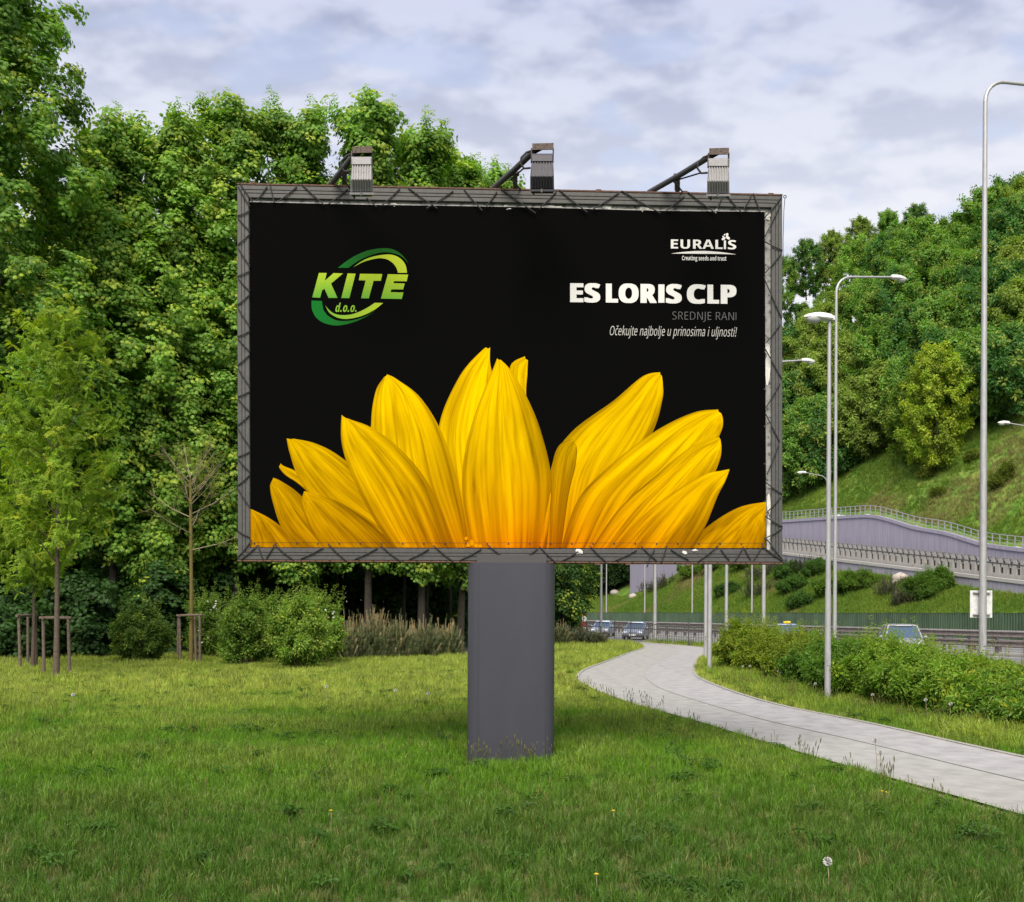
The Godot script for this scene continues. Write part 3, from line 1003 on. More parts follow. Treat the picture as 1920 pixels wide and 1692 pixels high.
func billboard() -> void:
	var bb := thing("billboard", "large grey framed billboard on a single thick pillar in the lawn", "billboard", BASE)
	var o := [Vector2(444, 346), Vector2(1467.5, 367), Vector2(1467.5, 1055), Vector2(445.5, 1050)]
	var n := [Vector2(466.5, 371), Vector2(1446.5, 389.5), Vector2(1447, 1031), Vector2(469, 1028)]
	for k in 4:
		var mb := MB.new()
		board_bar(mb, o[k], o[(k + 1) % 4], n[k], n[(k + 1) % 4])
		put("frame_bar", mb.mesh(M.frame_paint), bb)
	# rusty strips on the top and bottom edges
	for q in [[Vector2(444, 344.5), Vector2(1467.5, 365.5)], [Vector2(445, 1051.5), Vector2(1468, 1056.5)]]:
		var mb := MB.new()
		mb.bar(bp(q[0].x, q[0].y) - NORM * 0.12, bp(q[1].x, q[1].y) - NORM * 0.12, 0.25, 0.016)
		put("edge_strip", mb.mesh(M.rust), bb)
	for q in [[473, 345], [648, 350], [1122, 359], [1284, 362], [1445, 366], [985, 1056], [1120, 1057], [1178, 1057], [1290, 1058]]:
		var mb := MB.new()
		mb.box(bp(q[0], q[1], -0.02), Vector3(0.06, 0.035, 0.04), Basis(Vector3.UP, YAW))
		put("bracket", mb.mesh(M.rust), bb)
	# the sheet behind the banner, showing along top and right
	var mb := MB.new()
	mb.quad(bp(462, 368, -0.035), bp(1450, 386, -0.035), bp(1450, 1036, -0.035), bp(464, 1033, -0.035), NORM)
	mb.quad(bp(462, 368, -0.17), bp(1450, 386, -0.17), bp(1450, 1036, -0.17), bp(464, 1033, -0.17), -NORM)
	put("backing_sheet", mb.mesh(M.zinc_sheet), bb)
	var rg := RandomNumberGenerator.new()
	rg.seed = 31
	for q in [[1441, 406, 5, 7], [1440, 690, 5, 42], [1439, 655, 5, 12], [1441, 1000, 4, 34], [1442, 945, 4, 22], [1140, 388, 10, 4], [1037, 390, 17, 5], [1208, 393, 9, 6], [950, 389, 9, 4], [1343, 395, 3, 5], [640, 382, 4, 3], [737, 384, 8, 4]]:
		mb = MB.new()
		var ring := []
		for i in 11:
			var a := TAU * i / 11.0
			var k := rg.randf_range(0.65, 1.2)
			ring.append(bp(q[0] + cos(a) * q[2] * k, q[1] + sin(a) * q[3] * k, -0.031 + rg.randf_range(0.0, 0.012)))
		for i in 11:
			mb.flat(bp(q[0], q[1], -0.026), ring[i], ring[(i + 1) % 11], NORM)
		put("torn_paper", mb.mesh(M.torn_paper), bb)
	for q in [[1085, 1035, 8, 5], [968, 1050, 7, 4], [1284, 1036, 6, 4], [1303, 1032, 7, 2]]:
		mb = MB.new()
		var ring := []
		for i in 9:
			var a := TAU * i / 9.0
			var k := rg.randf_range(0.5, 1.2)
			ring.append(bp(q[0] + cos(a) * q[2] * k, q[1] + sin(a) * q[3] * k, 0.004 + rg.randf_range(0.0, 0.01)))
		for i in 9:
			mb.flat(bp(q[0], q[1], 0.012), ring[i], ring[(i + 1) % 9], NORM)
		put("torn_paper", mb.mesh(M.torn_paper), bb)
	# back of the board
	mb = MB.new()
	for k in 7:
		var x := 500.0 + k * 150.0
		mb.bar(bp(x, 360 + k * 3, -0.3), bp(x, 1045, -0.3), 0.08, 0.08, NORM)
	put("back_posts", mb.mesh(M.frame_paint), bb)
	# pillar: a box with rounded corners
	mb = MB.new()
	var e := Vector3(NORM.z, 0, -NORM.x)
	var prof := []
	var hw := 0.5
	var hd := 0.31
	var r := 0.13
	for c in [[1, 1], [-1, 1], [-1, -1], [1, -1]]:
		for k in 6:
			var a := (0.0 if c[0] > 0 and c[1] > 0 else PI / 2 if c[1] > 0 else PI if c[0] < 0 else 1.5 * PI) + PI / 2 * k / 5.0
			prof.append([e * (c[0] * (hw - r) + r * cos(a)) + NORM * (c[1] * (hd - r) + r * sin(a)), e * cos(a) + NORM * sin(a)])
	var mid := bp(957, 1300, -0.1)
	mid.y = 0
	var top := bp(957, 1052, 0).y - 0.03
	var ys := [-0.1, top - 0.02, top]
	for j in 2:
		for k in prof.size():
			var m := (k + 1) % prof.size()
			var s := 1.0 if j == 0 else 0.97
			var a: Vector3 = mid + prof[k][0] + Vector3(0, ys[j], 0)
			var b: Vector3 = mid + prof[m][0] + Vector3(0, ys[j], 0)
			var c: Vector3 = mid + prof[m][0] * s + Vector3(0, ys[j + 1], 0)
			var d: Vector3 = mid + prof[k][0] * s + Vector3(0, ys[j + 1], 0)
			mb.tri(a, b, c, prof[k][1], prof[m][1], prof[m][1])
			mb.tri(a, c, d, prof[k][1], prof[m][1], prof[k][1])
	for k in prof.size():
		mb.flat(mid + Vector3(0, top, 0), mid + prof[k][0] * 0.97 + Vector3(0, top, 0), mid + prof[(k + 1) % prof.size()][0] * 0.97 + Vector3(0, top, 0), Vector3.UP)
	put("pillar", mb.mesh(M.pillar_paint), bb)
	# flat sheet-metal seams near the pillar's two sides
	mb = MB.new()
	for s in [-0.385, 0.385]:
		mb.box(mid + e * s + NORM * (hd + 0.002) + Vector3(0, top * 0.5, 0), Vector3(0.012, top - 0.05, 0.008), Basis(Vector3.UP, YAW))
	put("pillar_seam", mb.mesh(M.pillar_paint), bb)
	# neck between pillar and frame
	mb = MB.new()
	mb.box(mid + Vector3(0, top + 0.03, 0), Vector3(0.8, 0.12, 0.4), Basis(Vector3.UP, YAW))
	put("neck", mb.mesh(M.dark_steel), bb)
	# ropes that tie the banner to the frame
	var ro := []
	for q in [[115, 605, 255, 805], [410, 640, 295, 795], [440, 610, 490, 815], [735, 640, 535, 805], [790, 615, 1035, 840], [1290, 665, 1085, 830], [1495, 760, 1605, 860], [1860, 660, 1660, 850]]:
		ro.append([430 + q[0] / 5.818, 240 + q[1] / 5.818, 430 + q[2] / 5.818, 240 + q[3] / 5.818])
	ro.append_array([[765, 352, 820, 391], [850, 358, 800, 391], [870, 355, 904, 395]])
	for q in [[160, 370, 95, 460], [185, 355, 385, 495], [505, 370, 405, 470], [525, 362, 685, 490], [870, 375, 715, 475], [885, 365, 1110, 495], [1250, 395, 1145, 480], [1270, 372, 1430, 495], [1468, 400, 1440, 465], [1500, 395, 1580, 490], [1640, 385, 1595, 470], [1650, 380, 1690, 485], [1815, 400, 1718, 520]]:
		ro.append([880 + q[0] / 3.097, 240 + q[1] / 3.097, 880 + q[2] / 3.097, 240 + q[3] / 3.097])
	for q in [[50, 290, 142, 178], [75, 300, 180, 210], [180, 210, 213, 303], [232, 293, 285, 207], [285, 207, 405, 305], [450, 297, 595, 225], [623, 203, 740, 312], [790, 300, 935, 230], [957, 215, 1085, 315], [1135, 300, 1260, 235], [1288, 212, 1415, 315], [1460, 303, 1590, 235], [1627, 208, 1790, 325]]:
		ro.append([430 + q[0] / 3.368, 960 + q[1] / 3.368, 430 + q[2] / 3.368, 960 + q[3] / 3.368])
	for q in [[-8, 330, 105, 255], [115, 238, 230, 352], [275, 338, 385, 275], [465, 237, 580, 348], [640, 338, 790, 265], [822, 240, 928, 337], [912, 262, 880, 315], [880, 315, 860, 385], [997, 237, 960, 350], [1025, 260, 1150, 333], [1355, 235, 1210, 347], [1370, 255, 1430, 333], [1530, 240, 1465, 347], [1535, 250, 1580, 333], [1650, 250, 1600, 333], [1655, 235, 1800, 340], [1690, 190, 1800, 330]]:
		ro.append([980 + q[0] / 3.692, 960 + q[1] / 3.692, 980 + q[2] / 3.692, 960 + q[3] / 3.692])
	for q in [[85, 160, 160, 5], [85, 183, 168, 223], [88, 328, 160, 240], [85, 362, 165, 540], [92, 655, 157, 568], [85, 680, 165, 822], [92, 955, 155, 845], [88, 985, 155, 1115], [95, 1270, 150, 1130], [90, 1308, 168, 1362], [92, 1450, 160, 1375], [85, 1465, 170, 1515], [85, 1570, 168, 1520]]:
		ro.append([1400 + q[0] / 2.49, 380 + q[1] / 2.49, 1400 + q[2] / 2.49, 380 + q[3] / 2.49])
	var yy := 395.0
	ro.append([446, 350, 468, 387])
	while yy < 960.0:
		ro.append([468, yy, 445, yy + 10])
		ro.append([446, yy + 14, 468, yy + 38])
		ro.append([468, yy + 44, 445, yy + 64])
		ro.append([446, yy + 70, 468, yy + 104])
		yy += 113.0
	ro.append([446, 996, 469, 1008])
	for q in ro:
		mb = MB.new()
		var a := bp(q[0], q[1], 0.012)
		var b := bp(q[2], q[3], 0.012)
		mb.tube(PackedVector3Array([a, (a + b) * 0.5 + Vector3(0, -0.006, 0) + NORM * 0.004, b]), PackedFloat32Array([0.0075, 0.0075, 0.0075]), 5)
		put("rope", mb.mesh(M.rope), bb)
	# hooks at the right corners and a loose cable at the upper right
	for q in [[1472, 369, 2.6], [1471, 1053, 3.0], [1451, 1060, 2.8], [1441, 1058, 2.0]]:
		mb = MB.new()
		var pr := PackedVector3Array()
		var rr := PackedFloat32Array()
		for k in 13:
			pr.append(bp(q[0] + cos(TAU * k / 12.0) * q[2], q[1] + sin(TAU * k / 12.0) * q[2], 0.0))
			rr.append(0.005)
		mb.tube(pr, rr, 5, false)
		put("hook", mb.mesh(M.rope), bb)
	mb = MB.new()
	mb.tube(PackedVector3Array([bp(1472, 371, 0), bp(1470, 395, 0.01), bp(1468.5, 450, 0), bp(1468.5, 500, 0)]), PackedFloat32Array([0.004, 0.004, 0.004, 0.004]), 5)
	put("cable", mb.mesh(M.rope), bb)
	banner()


# ---------- the banner and its print ----------
var PR: MB  # collects the print
var layer := 0.0

func ink(r: float, g: float, b: float) -> Color:
	return Color(r / 255.0, g / 255.0, b / 255.0).srgb_to_linear()

func bez(p: Array, u: float) -> Vector2:
	# a smooth curve through the points
	var s := u * (p.size() - 1)
	var i := clampi(int(s), 0, p.size() - 2)
	var a: Vector2 = p[maxi(i - 1, 0)]
	var d: Vector2 = p[mini(i + 2, p.size() - 1)]
	var b: Vector2 = p[i]
	var c: Vector2 = p[i + 1]
	return b.cubic_interpolate(c, a, d, s - i)

func petal(l: Array, r: Array, tone: float, ribs: float, seed_: int, notch := 0.03, warm := 1.0) -> void:
	var lp := []
	var rpp := []
	for q in l: lp.append(Vector2(q[0], q[1]))
	for q in r: rpp.append(Vector2(q[0], q[1]))
	var nu := 40
	var nv := 54
	var pos := []
	var cols := []
	var nz := FastNoiseLite.new()
	nz.seed = seed_
	nz.frequency = 1.0
	for i in nu + 1:
		var u := float(i) / nu
		var row := []
		var crow := []
		for j in nv + 1:
			var w := float(j) / nv
			var uu := u * (1.0 - notch * (1.0 - absf(2.0 * w - 1.0)) * smoothstep(0.8, 1.0, u))
			var p := bez(lp, uu).lerp(bez(rpp, uu), w)
			p.x = clampf(p.x, 469.0, 1436.5)
			p.y = minf(p.y, 1026.5 + (p.x - 470.0) * 0.0022)
			row.append(p)
			# colour: deep orange low down, yellow above, darker in the grooves between the ribs
			var low := clampf((1030.0 - p.y) / 190.0, 0, 1)
			var side := clampf(absf(p.x - 1010.0) / 330.0, 0, 1)
			var base := ink(240, 128, 4).lerp(ink(222, 158, 4), side).lerp(ink(255, 210, 2), pow(low, 0.75) * warm + (1.0 - warm))
			var rib := ribs * (w + 0.06 * nz.get_noise_2d(u * 1.6, w * 2.0))
			var groove := 0.5 + 0.5 * cos(TAU * rib + seed_)
			var fine := nz.get_noise_2d(w * 42.0, u * 2.2)
			var groove2 := 0.5 + 0.5 * cos(TAU * rib * 2.7 + seed_ * 1.7)
			var vein := pow(clampf(1.0 - 2.6 * absf(nz.get_noise_2d(w * 5.5 + seed_, u * 0.55)), 0.0, 1.0), 2.5)
			var vein2 := pow(clampf(1.0 - 3.0 * absf(nz.get_noise_2d(w * 13.0 - seed_, u * 0.8)), 0.0, 1.0), 2.0)
			var k := 1.0 - 0.26 * pow(groove, 4.0) * (0.4 + 0.6 * (1.0 - u)) - 0.36 * vein * (1.1 - 0.5 * u) - 0.10 * vein2 + 0.10 * fine
			k *= 1.0 - 0.38 * pow(absf(2.0 * w - 1.0), 9.0)
			k *= 1.0 + 0.34 * nz.get_noise_2d(w * 2.6 + 7.0, u * 1.6) + 0.05 * signf(w - 0.5) * sin(u * 3.0)
			k *= 1.0 - 0.34 * smoothstep(0.45, 1.0, w) * (1.0 - smoothstep(0.15, 0.85, u))
			k *= tone
			k = clampf(k, 0.2, 1.06)
			crow.append(Color(base.r * k, base.g * k * (0.8 + 0.2 * k), base.b * k))
		pos.append(row)
		cols.append(crow)
	layer += 0.00035
	for i in nu:
		for j in nv:
			var a: Vector2 = pos[i][j]
			var b: Vector2 = pos[i][j + 1]
			var c: Vector2 = pos[i + 1][j + 1]
			var d: Vector2 = pos[i + 1][j]
			if a.distance_squared_to(c) < 0.002:
				continue
			var z := -0.0190 + layer
			PR.ctri(bp(a.x, a.y, z), bp(b.x, b.y, z), bp(c.x, c.y, z), NORM, cols[i][j], cols[i][j + 1], cols[i + 1][j + 1])
			PR.ctri(bp(a.x, a.y, z), bp(c.x, c.y, z), bp(d.x, d.y, z), NORM, cols[i][j], cols[i + 1][j + 1], cols[i + 1][j])

func banner() -> void:
	var bn := thing("banner", "black vinyl banner printed with yellow petals, laced into the billboard frame", "banner", BASE)
	var mb := MB.new()
	# the cloth: its top edge sags a little between the ropes
	var cols := 60
	for i in cols:
		var a := float(i) / cols
		var b := float(i + 1) / cols
		var ta := top_edge(a)
		var tb := top_edge(b)
		var ba := Vector2(470, 1026).lerp(Vector2(1437, 1028.5), a)
		var bb := Vector2(470, 1026).lerp(Vector2(1437, 1028.5), b)
		mb.quad(bp(ta.x, ta.y, -0.0220), bp(tb.x, tb.y, -0.0220), bp(bb.x, bb.y, -0.0220), bp(ba.x, ba.y, -0.0220), NORM)
		mb.quad(bp(ta.x, ta.y, -0.0280), bp(tb.x, tb.y, -0.0280), bp(bb.x, bb.y, -0.0280), bp(ba.x, ba.y, -0.0280), -NORM)
	put("cloth", mb.mesh(M.banner_black), bn)
	# white hem along the top edge
	mb = MB.new()
	for i in cols:
		var ta := top_edge(float(i) / cols)
		var tb := top_edge(float(i + 1) / cols)
		mb.quad(bp(ta.x, ta.y - 1.2, -0.0240), bp(tb.x, tb.y - 1.2, -0.0240), bp(tb.x, tb.y + 0.3, -0.0200), bp(ta.x, ta.y + 0.3, -0.0200), NORM)
	put("hem", mb.mesh(M.zinc_sheet), bn)
	# petals, from the back to the front
	PR = MB.new()
	layer = 0.0
	petal([[1020, 1028], [1000, 900], [972, 760], [956, 690], [984, 668]], [[1035, 1028], [1010, 900], [988, 760], [989, 700], [990, 676]], 0.97, 2.0, 21)
	petal([[868, 1028], [832, 880], [824, 795], [862, 705], [905, 656], [914, 654]], [[930, 1028], [925, 900], [930, 800], [926, 720], [919, 680], [919, 651]], 1.04, 3.2, 3)
	petal([[1020, 1028], [1033, 880], [1070, 812], [1150, 752], [1205, 706], [1238, 698]], [[1130, 1028], [1160, 920], [1222, 815], [1242, 750], [1243, 720], [1241, 705]], 0.98, 3.2, 5)
	petal([[1030, 1028], [1033, 930], [1036, 870], [1048, 836], [1070, 824], [1076, 828]], [[1052, 1028], [1066, 930], [1078, 880], [1082, 850], [1081, 836], [1078, 830]], 0.62, 1.0, 9, 0.0)
	petal([[806, 1028], [704, 860], [696, 790], [704, 735], [718, 710], [723, 706]], [[880, 1028], [864, 930], [832, 820], [790, 748], [745, 712], [725, 702]], 1.02, 3.6, 4)
	petal([[640, 985], [568, 915], [536, 892], [525, 880], [523, 875]], [[650, 955], [590, 905], [556, 884], [532, 874], [526, 869]], 0.80, 2.0, 12)
	petal([[730, 1028], [610, 960], [562, 900], [543, 850], [537, 822]], [[830, 1028], [720, 925], [640, 858], [592, 832], [551, 823]], 0.80, 3.0, 8)
	petal([[735, 1028], [690, 955], [655, 882], [640, 828], [640, 778]], [[850, 1028], [806, 912], [744, 836], [694, 801], [657, 787]], 0.88, 3.4, 6)
	petal([[469, 1028], [469, 1000], [469, 970], [469, 956]], [[570, 1028], [536, 995], [505, 972], [469, 954]], 0.78, 1.6, 14, 0.0)
	petal([[560, 1028], [528, 990], [512, 945], [506, 915], [509, 903]], [[650, 1028], [596, 962], [556, 922], [526, 902], [512, 896]], 0.74, 3.0, 15)
	petal([[605, 1028], [578, 985], [566, 950], [566, 934], [570, 921]], [[745, 1028], [688, 975], [632, 940], [592, 928], [574, 922]], 0.80, 2.6, 16, 0.0)
	petal([[1285, 1028], [1330, 985], [1385, 952], [1437, 941]], [[1437, 1028], [1437, 1010], [1437, 980], [1437, 950]], 0.86, 2.2, 17, 0.0)
	petal([[1052, 1028], [1085, 935], [1150, 868], [1230, 808], [1300, 774], [1347, 768]], [[1180, 1028], [1262, 925], [1330, 850], [1352, 810], [1356, 790], [1353, 776]], 0.99, 3.6, 18)
	petal([[1110, 1028], [1160, 955], [1220, 900], [1290, 842], [1335, 824], [1349, 820]], [[1215, 1028], [1290, 960], [1335, 896], [1350, 862], [1353, 840], [1351, 824]], 0.96, 3.2, 19)
	petal([[1152, 1028], [1205, 968], [1265, 922], [1320, 890], [1352, 883], [1368, 880]], [[1300, 1028], [1324, 985], [1346, 930], [1359, 905], [1365, 890], [1368, 880]], 1.0, 2.6, 20, 0.0)
	petal([[886, 1028], [867, 930], [871, 850], [893, 770], [923, 695], [932, 672]], [[1024, 1028], [1034, 905], [1016, 815], [988, 745], [958, 695], [939, 675]], 0.95, 4.4, 2)
	petal([[1012, 1028], [1019, 985], [1029, 940], [1032, 925]], [[1021, 1028], [1029, 985], [1032, 945], [1033, 925]], 1.05, 0.4, 23, 0.0)
	# the first florets of the middle
	for q in [[878, 1022, 6], [885, 1018, 7], [893, 1024, 6], [874, 1010, 4], [900, 1025, 5]]:
		layer += 0.0001
		for k in 10:
			var a := Vector2(q[0], q[1])
			var b = a + Vector2(cos(TAU * k / 10), sin(TAU * k / 10)) * q[2]
			var c = a + Vector2(cos(TAU * (k + 1) / 10), sin(TAU * (k + 1) / 10)) * q[2]
			b.y = minf(b.y, 1026.5)
			c.y = minf(c.y, 1026.5)
			var z := -0.0190 + layer
			PR.ctri(bp(a.x, a.y, z), bp(b.x, b.y, z), bp(c.x, c.y, z), NORM, ink(250, 180, 10), ink(205, 115, 5), ink(205, 115, 5))
	put("petal_print", PR.mesh(M.print), bn)
	# seam of the lower hem
	mb = MB.new()
	mb.rod(bp(471, 1017.5, -0.0125), bp(1436, 1018.5, -0.0125), 0.0012, 4)
	put("hem_seam", mb.mesh(M.rope), bn)
	# eyelets
	var ey := MB.new()
	for k in 12:
		var a0 := TAU * k / 12
		var a1 := TAU * (k + 1) / 12
		ey.flat(Vector3.ZERO, Vector3(cos(a0), sin(a0), 0) * 0.010, Vector3(cos(a1), sin(a1), 0) * 0.010, Vector3(0, 0, 1))
	var em := ey.mesh(M.rope)
	for i in 25:
		put("eyelet", em, bn, bp(477 + i * 39.7, 1019.5 + i * 0.04, -0.0105))
	for i in 9:
		put("eyelet", em, bn, bp(1434, 450 + i * 70.0, -0.0105))
	# round mark: letters and four swooshes
	var green := func(p: Vector2) -> Color: return ink(30, 122, 52).lerp(ink(40, 98, 42), clampf((p.x - 200.0) / 900.0, 0, 1))
	var lime := func(p: Vector2) -> Color: return ink(120, 178, 66).lerp(ink(190, 210, 62), clampf((p.x - 400.0) / 1000.0, 0, 1))
	var letter := func(p: Vector2) -> Color: return ink(188, 212, 60).lerp(ink(104, 172, 66), clampf((p.y - 520.0) / 390.0 + (900.0 - p.x) / 3600.0, 0, 1))
	PR = MB.new()
	swoosh([[612, 437], [750, 330], [900, 240], [1100, 160], [1330, 130], [1480, 150], [1600, 220], [1680, 310], [1712, 372]], [[780, 438], [900, 350], [1050, 270], [1250, 205], [1400, 197], [1550, 230], [1640, 285], [1690, 340], [1712, 372]], green)
	swoosh([[850, 430], [1000, 325], [1150, 265], [1330, 232], [1470, 235], [1590, 290], [1670, 390], [1695, 515]], [[850, 430], [1000, 350], [1150, 305], [1270, 287], [1380, 305], [1470, 360], [1530, 440], [1553, 515]], lime)
	swoosh([[200, 950], [205, 1080], [260, 1200], [370, 1290], [540, 1338], [700, 1330], [900, 1275], [1080, 1190], [1200, 1110]], [[362, 955], [385, 1090], [420, 1145], [460, 1190], [580, 1255], [720, 1270], [900, 1245], [1080, 1180], [1200, 1110]], green)
	swoosh([[415, 1025], [480, 1140], [600, 1215], [740, 1238], [900, 1215], [1050, 1165], [1200, 1085], [1322, 987]], [[415, 1025], [480, 1100], [560, 1155], [680, 1178], [830, 1165], [980, 1110], [1100, 1045], [1190, 985]], lime)
	put("emblem_swooshes", PR.mesh(M.print), bn)
	PR = MB.new()
	outline([[315, 518], [437, 518], [410, 638], [545, 520], [693, 525], [505, 685], [607, 908], [468, 908], [403, 765], [365, 790], [335, 906], [212, 900]], letter)
	outline([[765, 525], [890, 528], [792, 912], [666, 910]], letter)
	outline([[960, 530], [1308, 535], [1285, 640], [1172, 640], [1097, 916], [975, 914], [1048, 635], [940, 632]], letter)
	outline([[1395, 537], [1713, 543], [1690, 648], [1498, 645], [1478, 677], [1660, 683], [1635, 775], [1450, 775], [1438, 818], [1640, 823], [1612, 925], [1287, 920]], letter)
	put("emblem_lettering", PR.mesh(M.print), bn)
	words(bn, "d.o.o.", true, 0.0, Vector4(629.5, 669.5, 569, 585), 0.2, ink(140, 190, 66), 0.0, 0.0)
	for q in [["E", 1069, 1094], ["S", 1095.5, 1125.5], ["L", 1136, 1159], ["O", 1160, 1197.5], ["R", 1201, 1231.5], ["S", 1248.5, 1278.5], ["C", 1288, 1323.5], ["L", 1326.5, 1348.5], ["P", 1351.5, 1381]]:
		var sh: float = (q[1] - 1069.0) * 0.0105
		words(bn, q[0], true, 0.0, Vector4(q[1] + 2.2, q[2] - 2.2, 532.0 + sh, 566.0 + sh), 0.0, ink(244, 244, 244), 0.010, 0.0, 2.2)
	words(bn, "SREDNJE RAN", false, -0.5, Vector4(1261, 1376.3, 584.5, 599), 0.0, ink(118, 118, 118), 0.012, 0.0)
	words(bn, "Očekujte najbolje u prinosima i uljnosti!", false, -0.15, Vector4(1144, 1381, 611.5, 628.5), 0.16, ink(200, 200, 200), 0.012, 0.0)
	words(bn, "EURAL", true, 0.0, Vector4(1258, 1355, 449, 466), 0.0, ink(245, 245, 245), 0.010, 0.0)
	words(bn, "S", true, 0.0, Vector4(1365, 1380.5, 450.5, 467.5), 0.0, ink(245, 245, 245), 0.010, 0.0)
	for q in [[1357.5, 1361.3, 451.0, 467.2, 245], [1379.6, 1380.6, 586.0, 600.6, 118], [1234.5, 1246.0, 533.5, 567.8, 244]]:
		mb = MB.new()
		var ci := ink(q[4], q[4], q[4])
		mb.ctri(bp(q[0], q[2], -0.0175), bp(q[1], q[2], -0.0175), bp(q[1], q[3], -0.0175), NORM, ci, ci, ci)
		mb.ctri(bp(q[0], q[2], -0.0175), bp(q[1], q[3], -0.0175), bp(q[0], q[3], -0.0175), NORM, ci, ci, ci)
		put("lettering", mb.mesh(M.print), bn)
	words(bn, "Creating seeds and trust", true, -0.1, Vector4(1279, 1362, 480, 488), 0.0, ink(240, 240, 240), 0.010, 0.0)
	PR = MB.new()
	var white := func(_p: Vector2) -> Color: return ink(245, 245, 245)
	var map := func(x: float, y: float) -> Array: return [((1040 + x / 5.333) - 560) * 8.348, ((420 + y / 5.333) - 450) * 8.348]
	swoosh([map.call(1168, 296), map.call(1300, 279), map.call(1480, 270), map.call(1660, 282), map.call(1812, 304)], [map.call(1168, 297), map.call(1300, 297), map.call(1480, 299), map.call(1660, 301), map.call(1812, 305)], white)
	for q in [[1690, 147, 22, 13, -0.6], [1733, 138, 24, 14, 0.7], [1725, 106, 14, 14, 0.0], [1700, 108, 8, 8, 0], [1686, 126, 9, 7, 0]]:
		var ring := []
		for k in 16:
			var a := TAU * k / 16.0
			var p := Vector2(cos(a) * q[2], sin(a) * q[3]).rotated(q[4])
			ring.append(map.call(q[0] + p.x, q[1] + p.y))
		outline(ring, white)
	put("seed_mark", PR.mesh(M.print), bn)

func top_edge(u: float) -> Vector2:
	var p := Vector2(468, 378.5).lerp(Vector2(1434, 397), u)
	p.y += 2.2 * sin(u * PI) * sin(u * 9.0) * 0.6 + 1.2 * smoothstep(0.3, 0.5, u) - 1.2 * smoothstep(0.75, 1.0, u)
	return p

func logo_px(q: Array) -> Vector2:
	return Vector2(560.0 + q[0] / 8.348, 450.0 + q[1] / 8.348)

func swoosh(a: Array, b: Array, colour: Callable) -> void:
	var pa := []
	var pb := []
	for q in a: pa.append(Vector2(q[0], q[1]))
	for q in b: pb.append(Vector2(q[0], q[1]))
	var n := 40
	for i in n:
		var u := [bez(pa, float(i) / n), bez(pb, float(i) / n), bez(pb, float(i + 1) / n), bez(pa, float(i + 1) / n)]
		var p := []
		var c := []
		for q in u:
			var e := logo_px([q.x, q.y])
			p.append(bp(e.x, e.y, -0.0180))
			c.append(colour.call(q))
		PR.ctri(p[0], p[1], p[2], NORM, c[0], c[1], c[2])
		PR.ctri(p[0], p[2], p[3], NORM, c[0], c[2], c[3])

func outline(a: Array, colour: Callable) -> void:
	var poly := PackedVector2Array()
	for q in a: poly.append(Vector2(q[0], q[1]))
	var ix := Geometry2D.triangulate_polygon(poly)
	for i in range(0, ix.size(), 3):
		var p := []
		var c := []
		for k in 3:
			var q := poly[ix[i + k]]
			var e := logo_px([q.x, q.y])
			p.append(bp(e.x, e.y, -0.0175))
			c.append(colour.call(q))
		PR.ctri(p[0], p[1], p[2], NORM, c[0], c[1], c[2])

func words(bn: Node3D, text: String, bold: bool, fat: float, fit: Vector4, slant: float, c: Color, slope: float, wide: float, heavy := 0.0) -> void:
	# lettering fitted between left, right, top of the capitals and baseline, as flat print
	var f := SystemFont.new()
	f.font_names = PackedStringArray(["Droid Sans"])
	f.font_weight = 700 if bold else 400
	var fv := FontVariation.new()
	fv.base_font = f
	fv.variation_embolden = fat
	fv.spacing_glyph = int(wide)
	var tm := TextMesh.new()
	tm.text = text
	tm.font = fv
	tm.font_size = 96
	tm.pixel_size = 0.01
	tm.depth = 0.0
	tm.curve_step = 1.0
	var s := tm.surface_get_arrays(0)
	var v: PackedVector3Array = s[Mesh.ARRAY_VERTEX]
	var ix: PackedInt32Array = s[Mesh.ARRAY_INDEX]
	# the capitals' height comes from a capital letter of the same font
	var cap := TextMesh.new()
	cap.text = "E"
	cap.font = fv
	cap.font_size = 96
	cap.pixel_size = 0.01
	cap.depth = 0.0
	var cb := cap.get_aabb()
	var lo := 1e9
	var hi := -1e9
	for p in v:
		lo = minf(lo, p.x)
		hi = maxf(hi, p.x)
	var mb := MB.new()
	mb.col = c
	var px := PackedVector3Array()
	for p in v:
		var h := (p.y - cb.position.y) / cb.size.y  # 0 on the baseline, 1 at the top of the capitals
		var x := lerpf(fit.x, fit.y, (p.x - lo) / (hi - lo)) + slant * h * (fit.w - fit.z) - slant * 0.5 * (fit.w - fit.z)
		var y := lerpf(fit.w, fit.z, h) + (x - fit.x) * slope
		px.append(bp(x, y, -0.0175))
	for i in range(0, ix.size(), 3):
		mb.ctri(px[ix[i]], px[ix[i + 1]], px[ix[i + 2]], NORM, c, c, c)
	if heavy > 0.0:
		# a heavier cut: the outline spread sideways in small steps, each a hair in front of the last
		var e := Vector3(NORM.z, 0, -NORM.x) * (heavy / 161.7)
		var step := 0
		for dx in [-1.0, -0.5, 0.5, 1.0]:
			for dy in [-0.35, 0.35]:
				step += 1
				var o = e * dx + Vector3(0, dy * heavy / 161.7, 0) + NORM * (0.00006 * step)
				for i in range(0, ix.size(), 3):
					mb.ctri(px[ix[i]] + o, px[ix[i + 1]] + o, px[ix[i + 2]] + o, NORM, c, c, c)
	put("lettering", mb.mesh(M.print), bn)


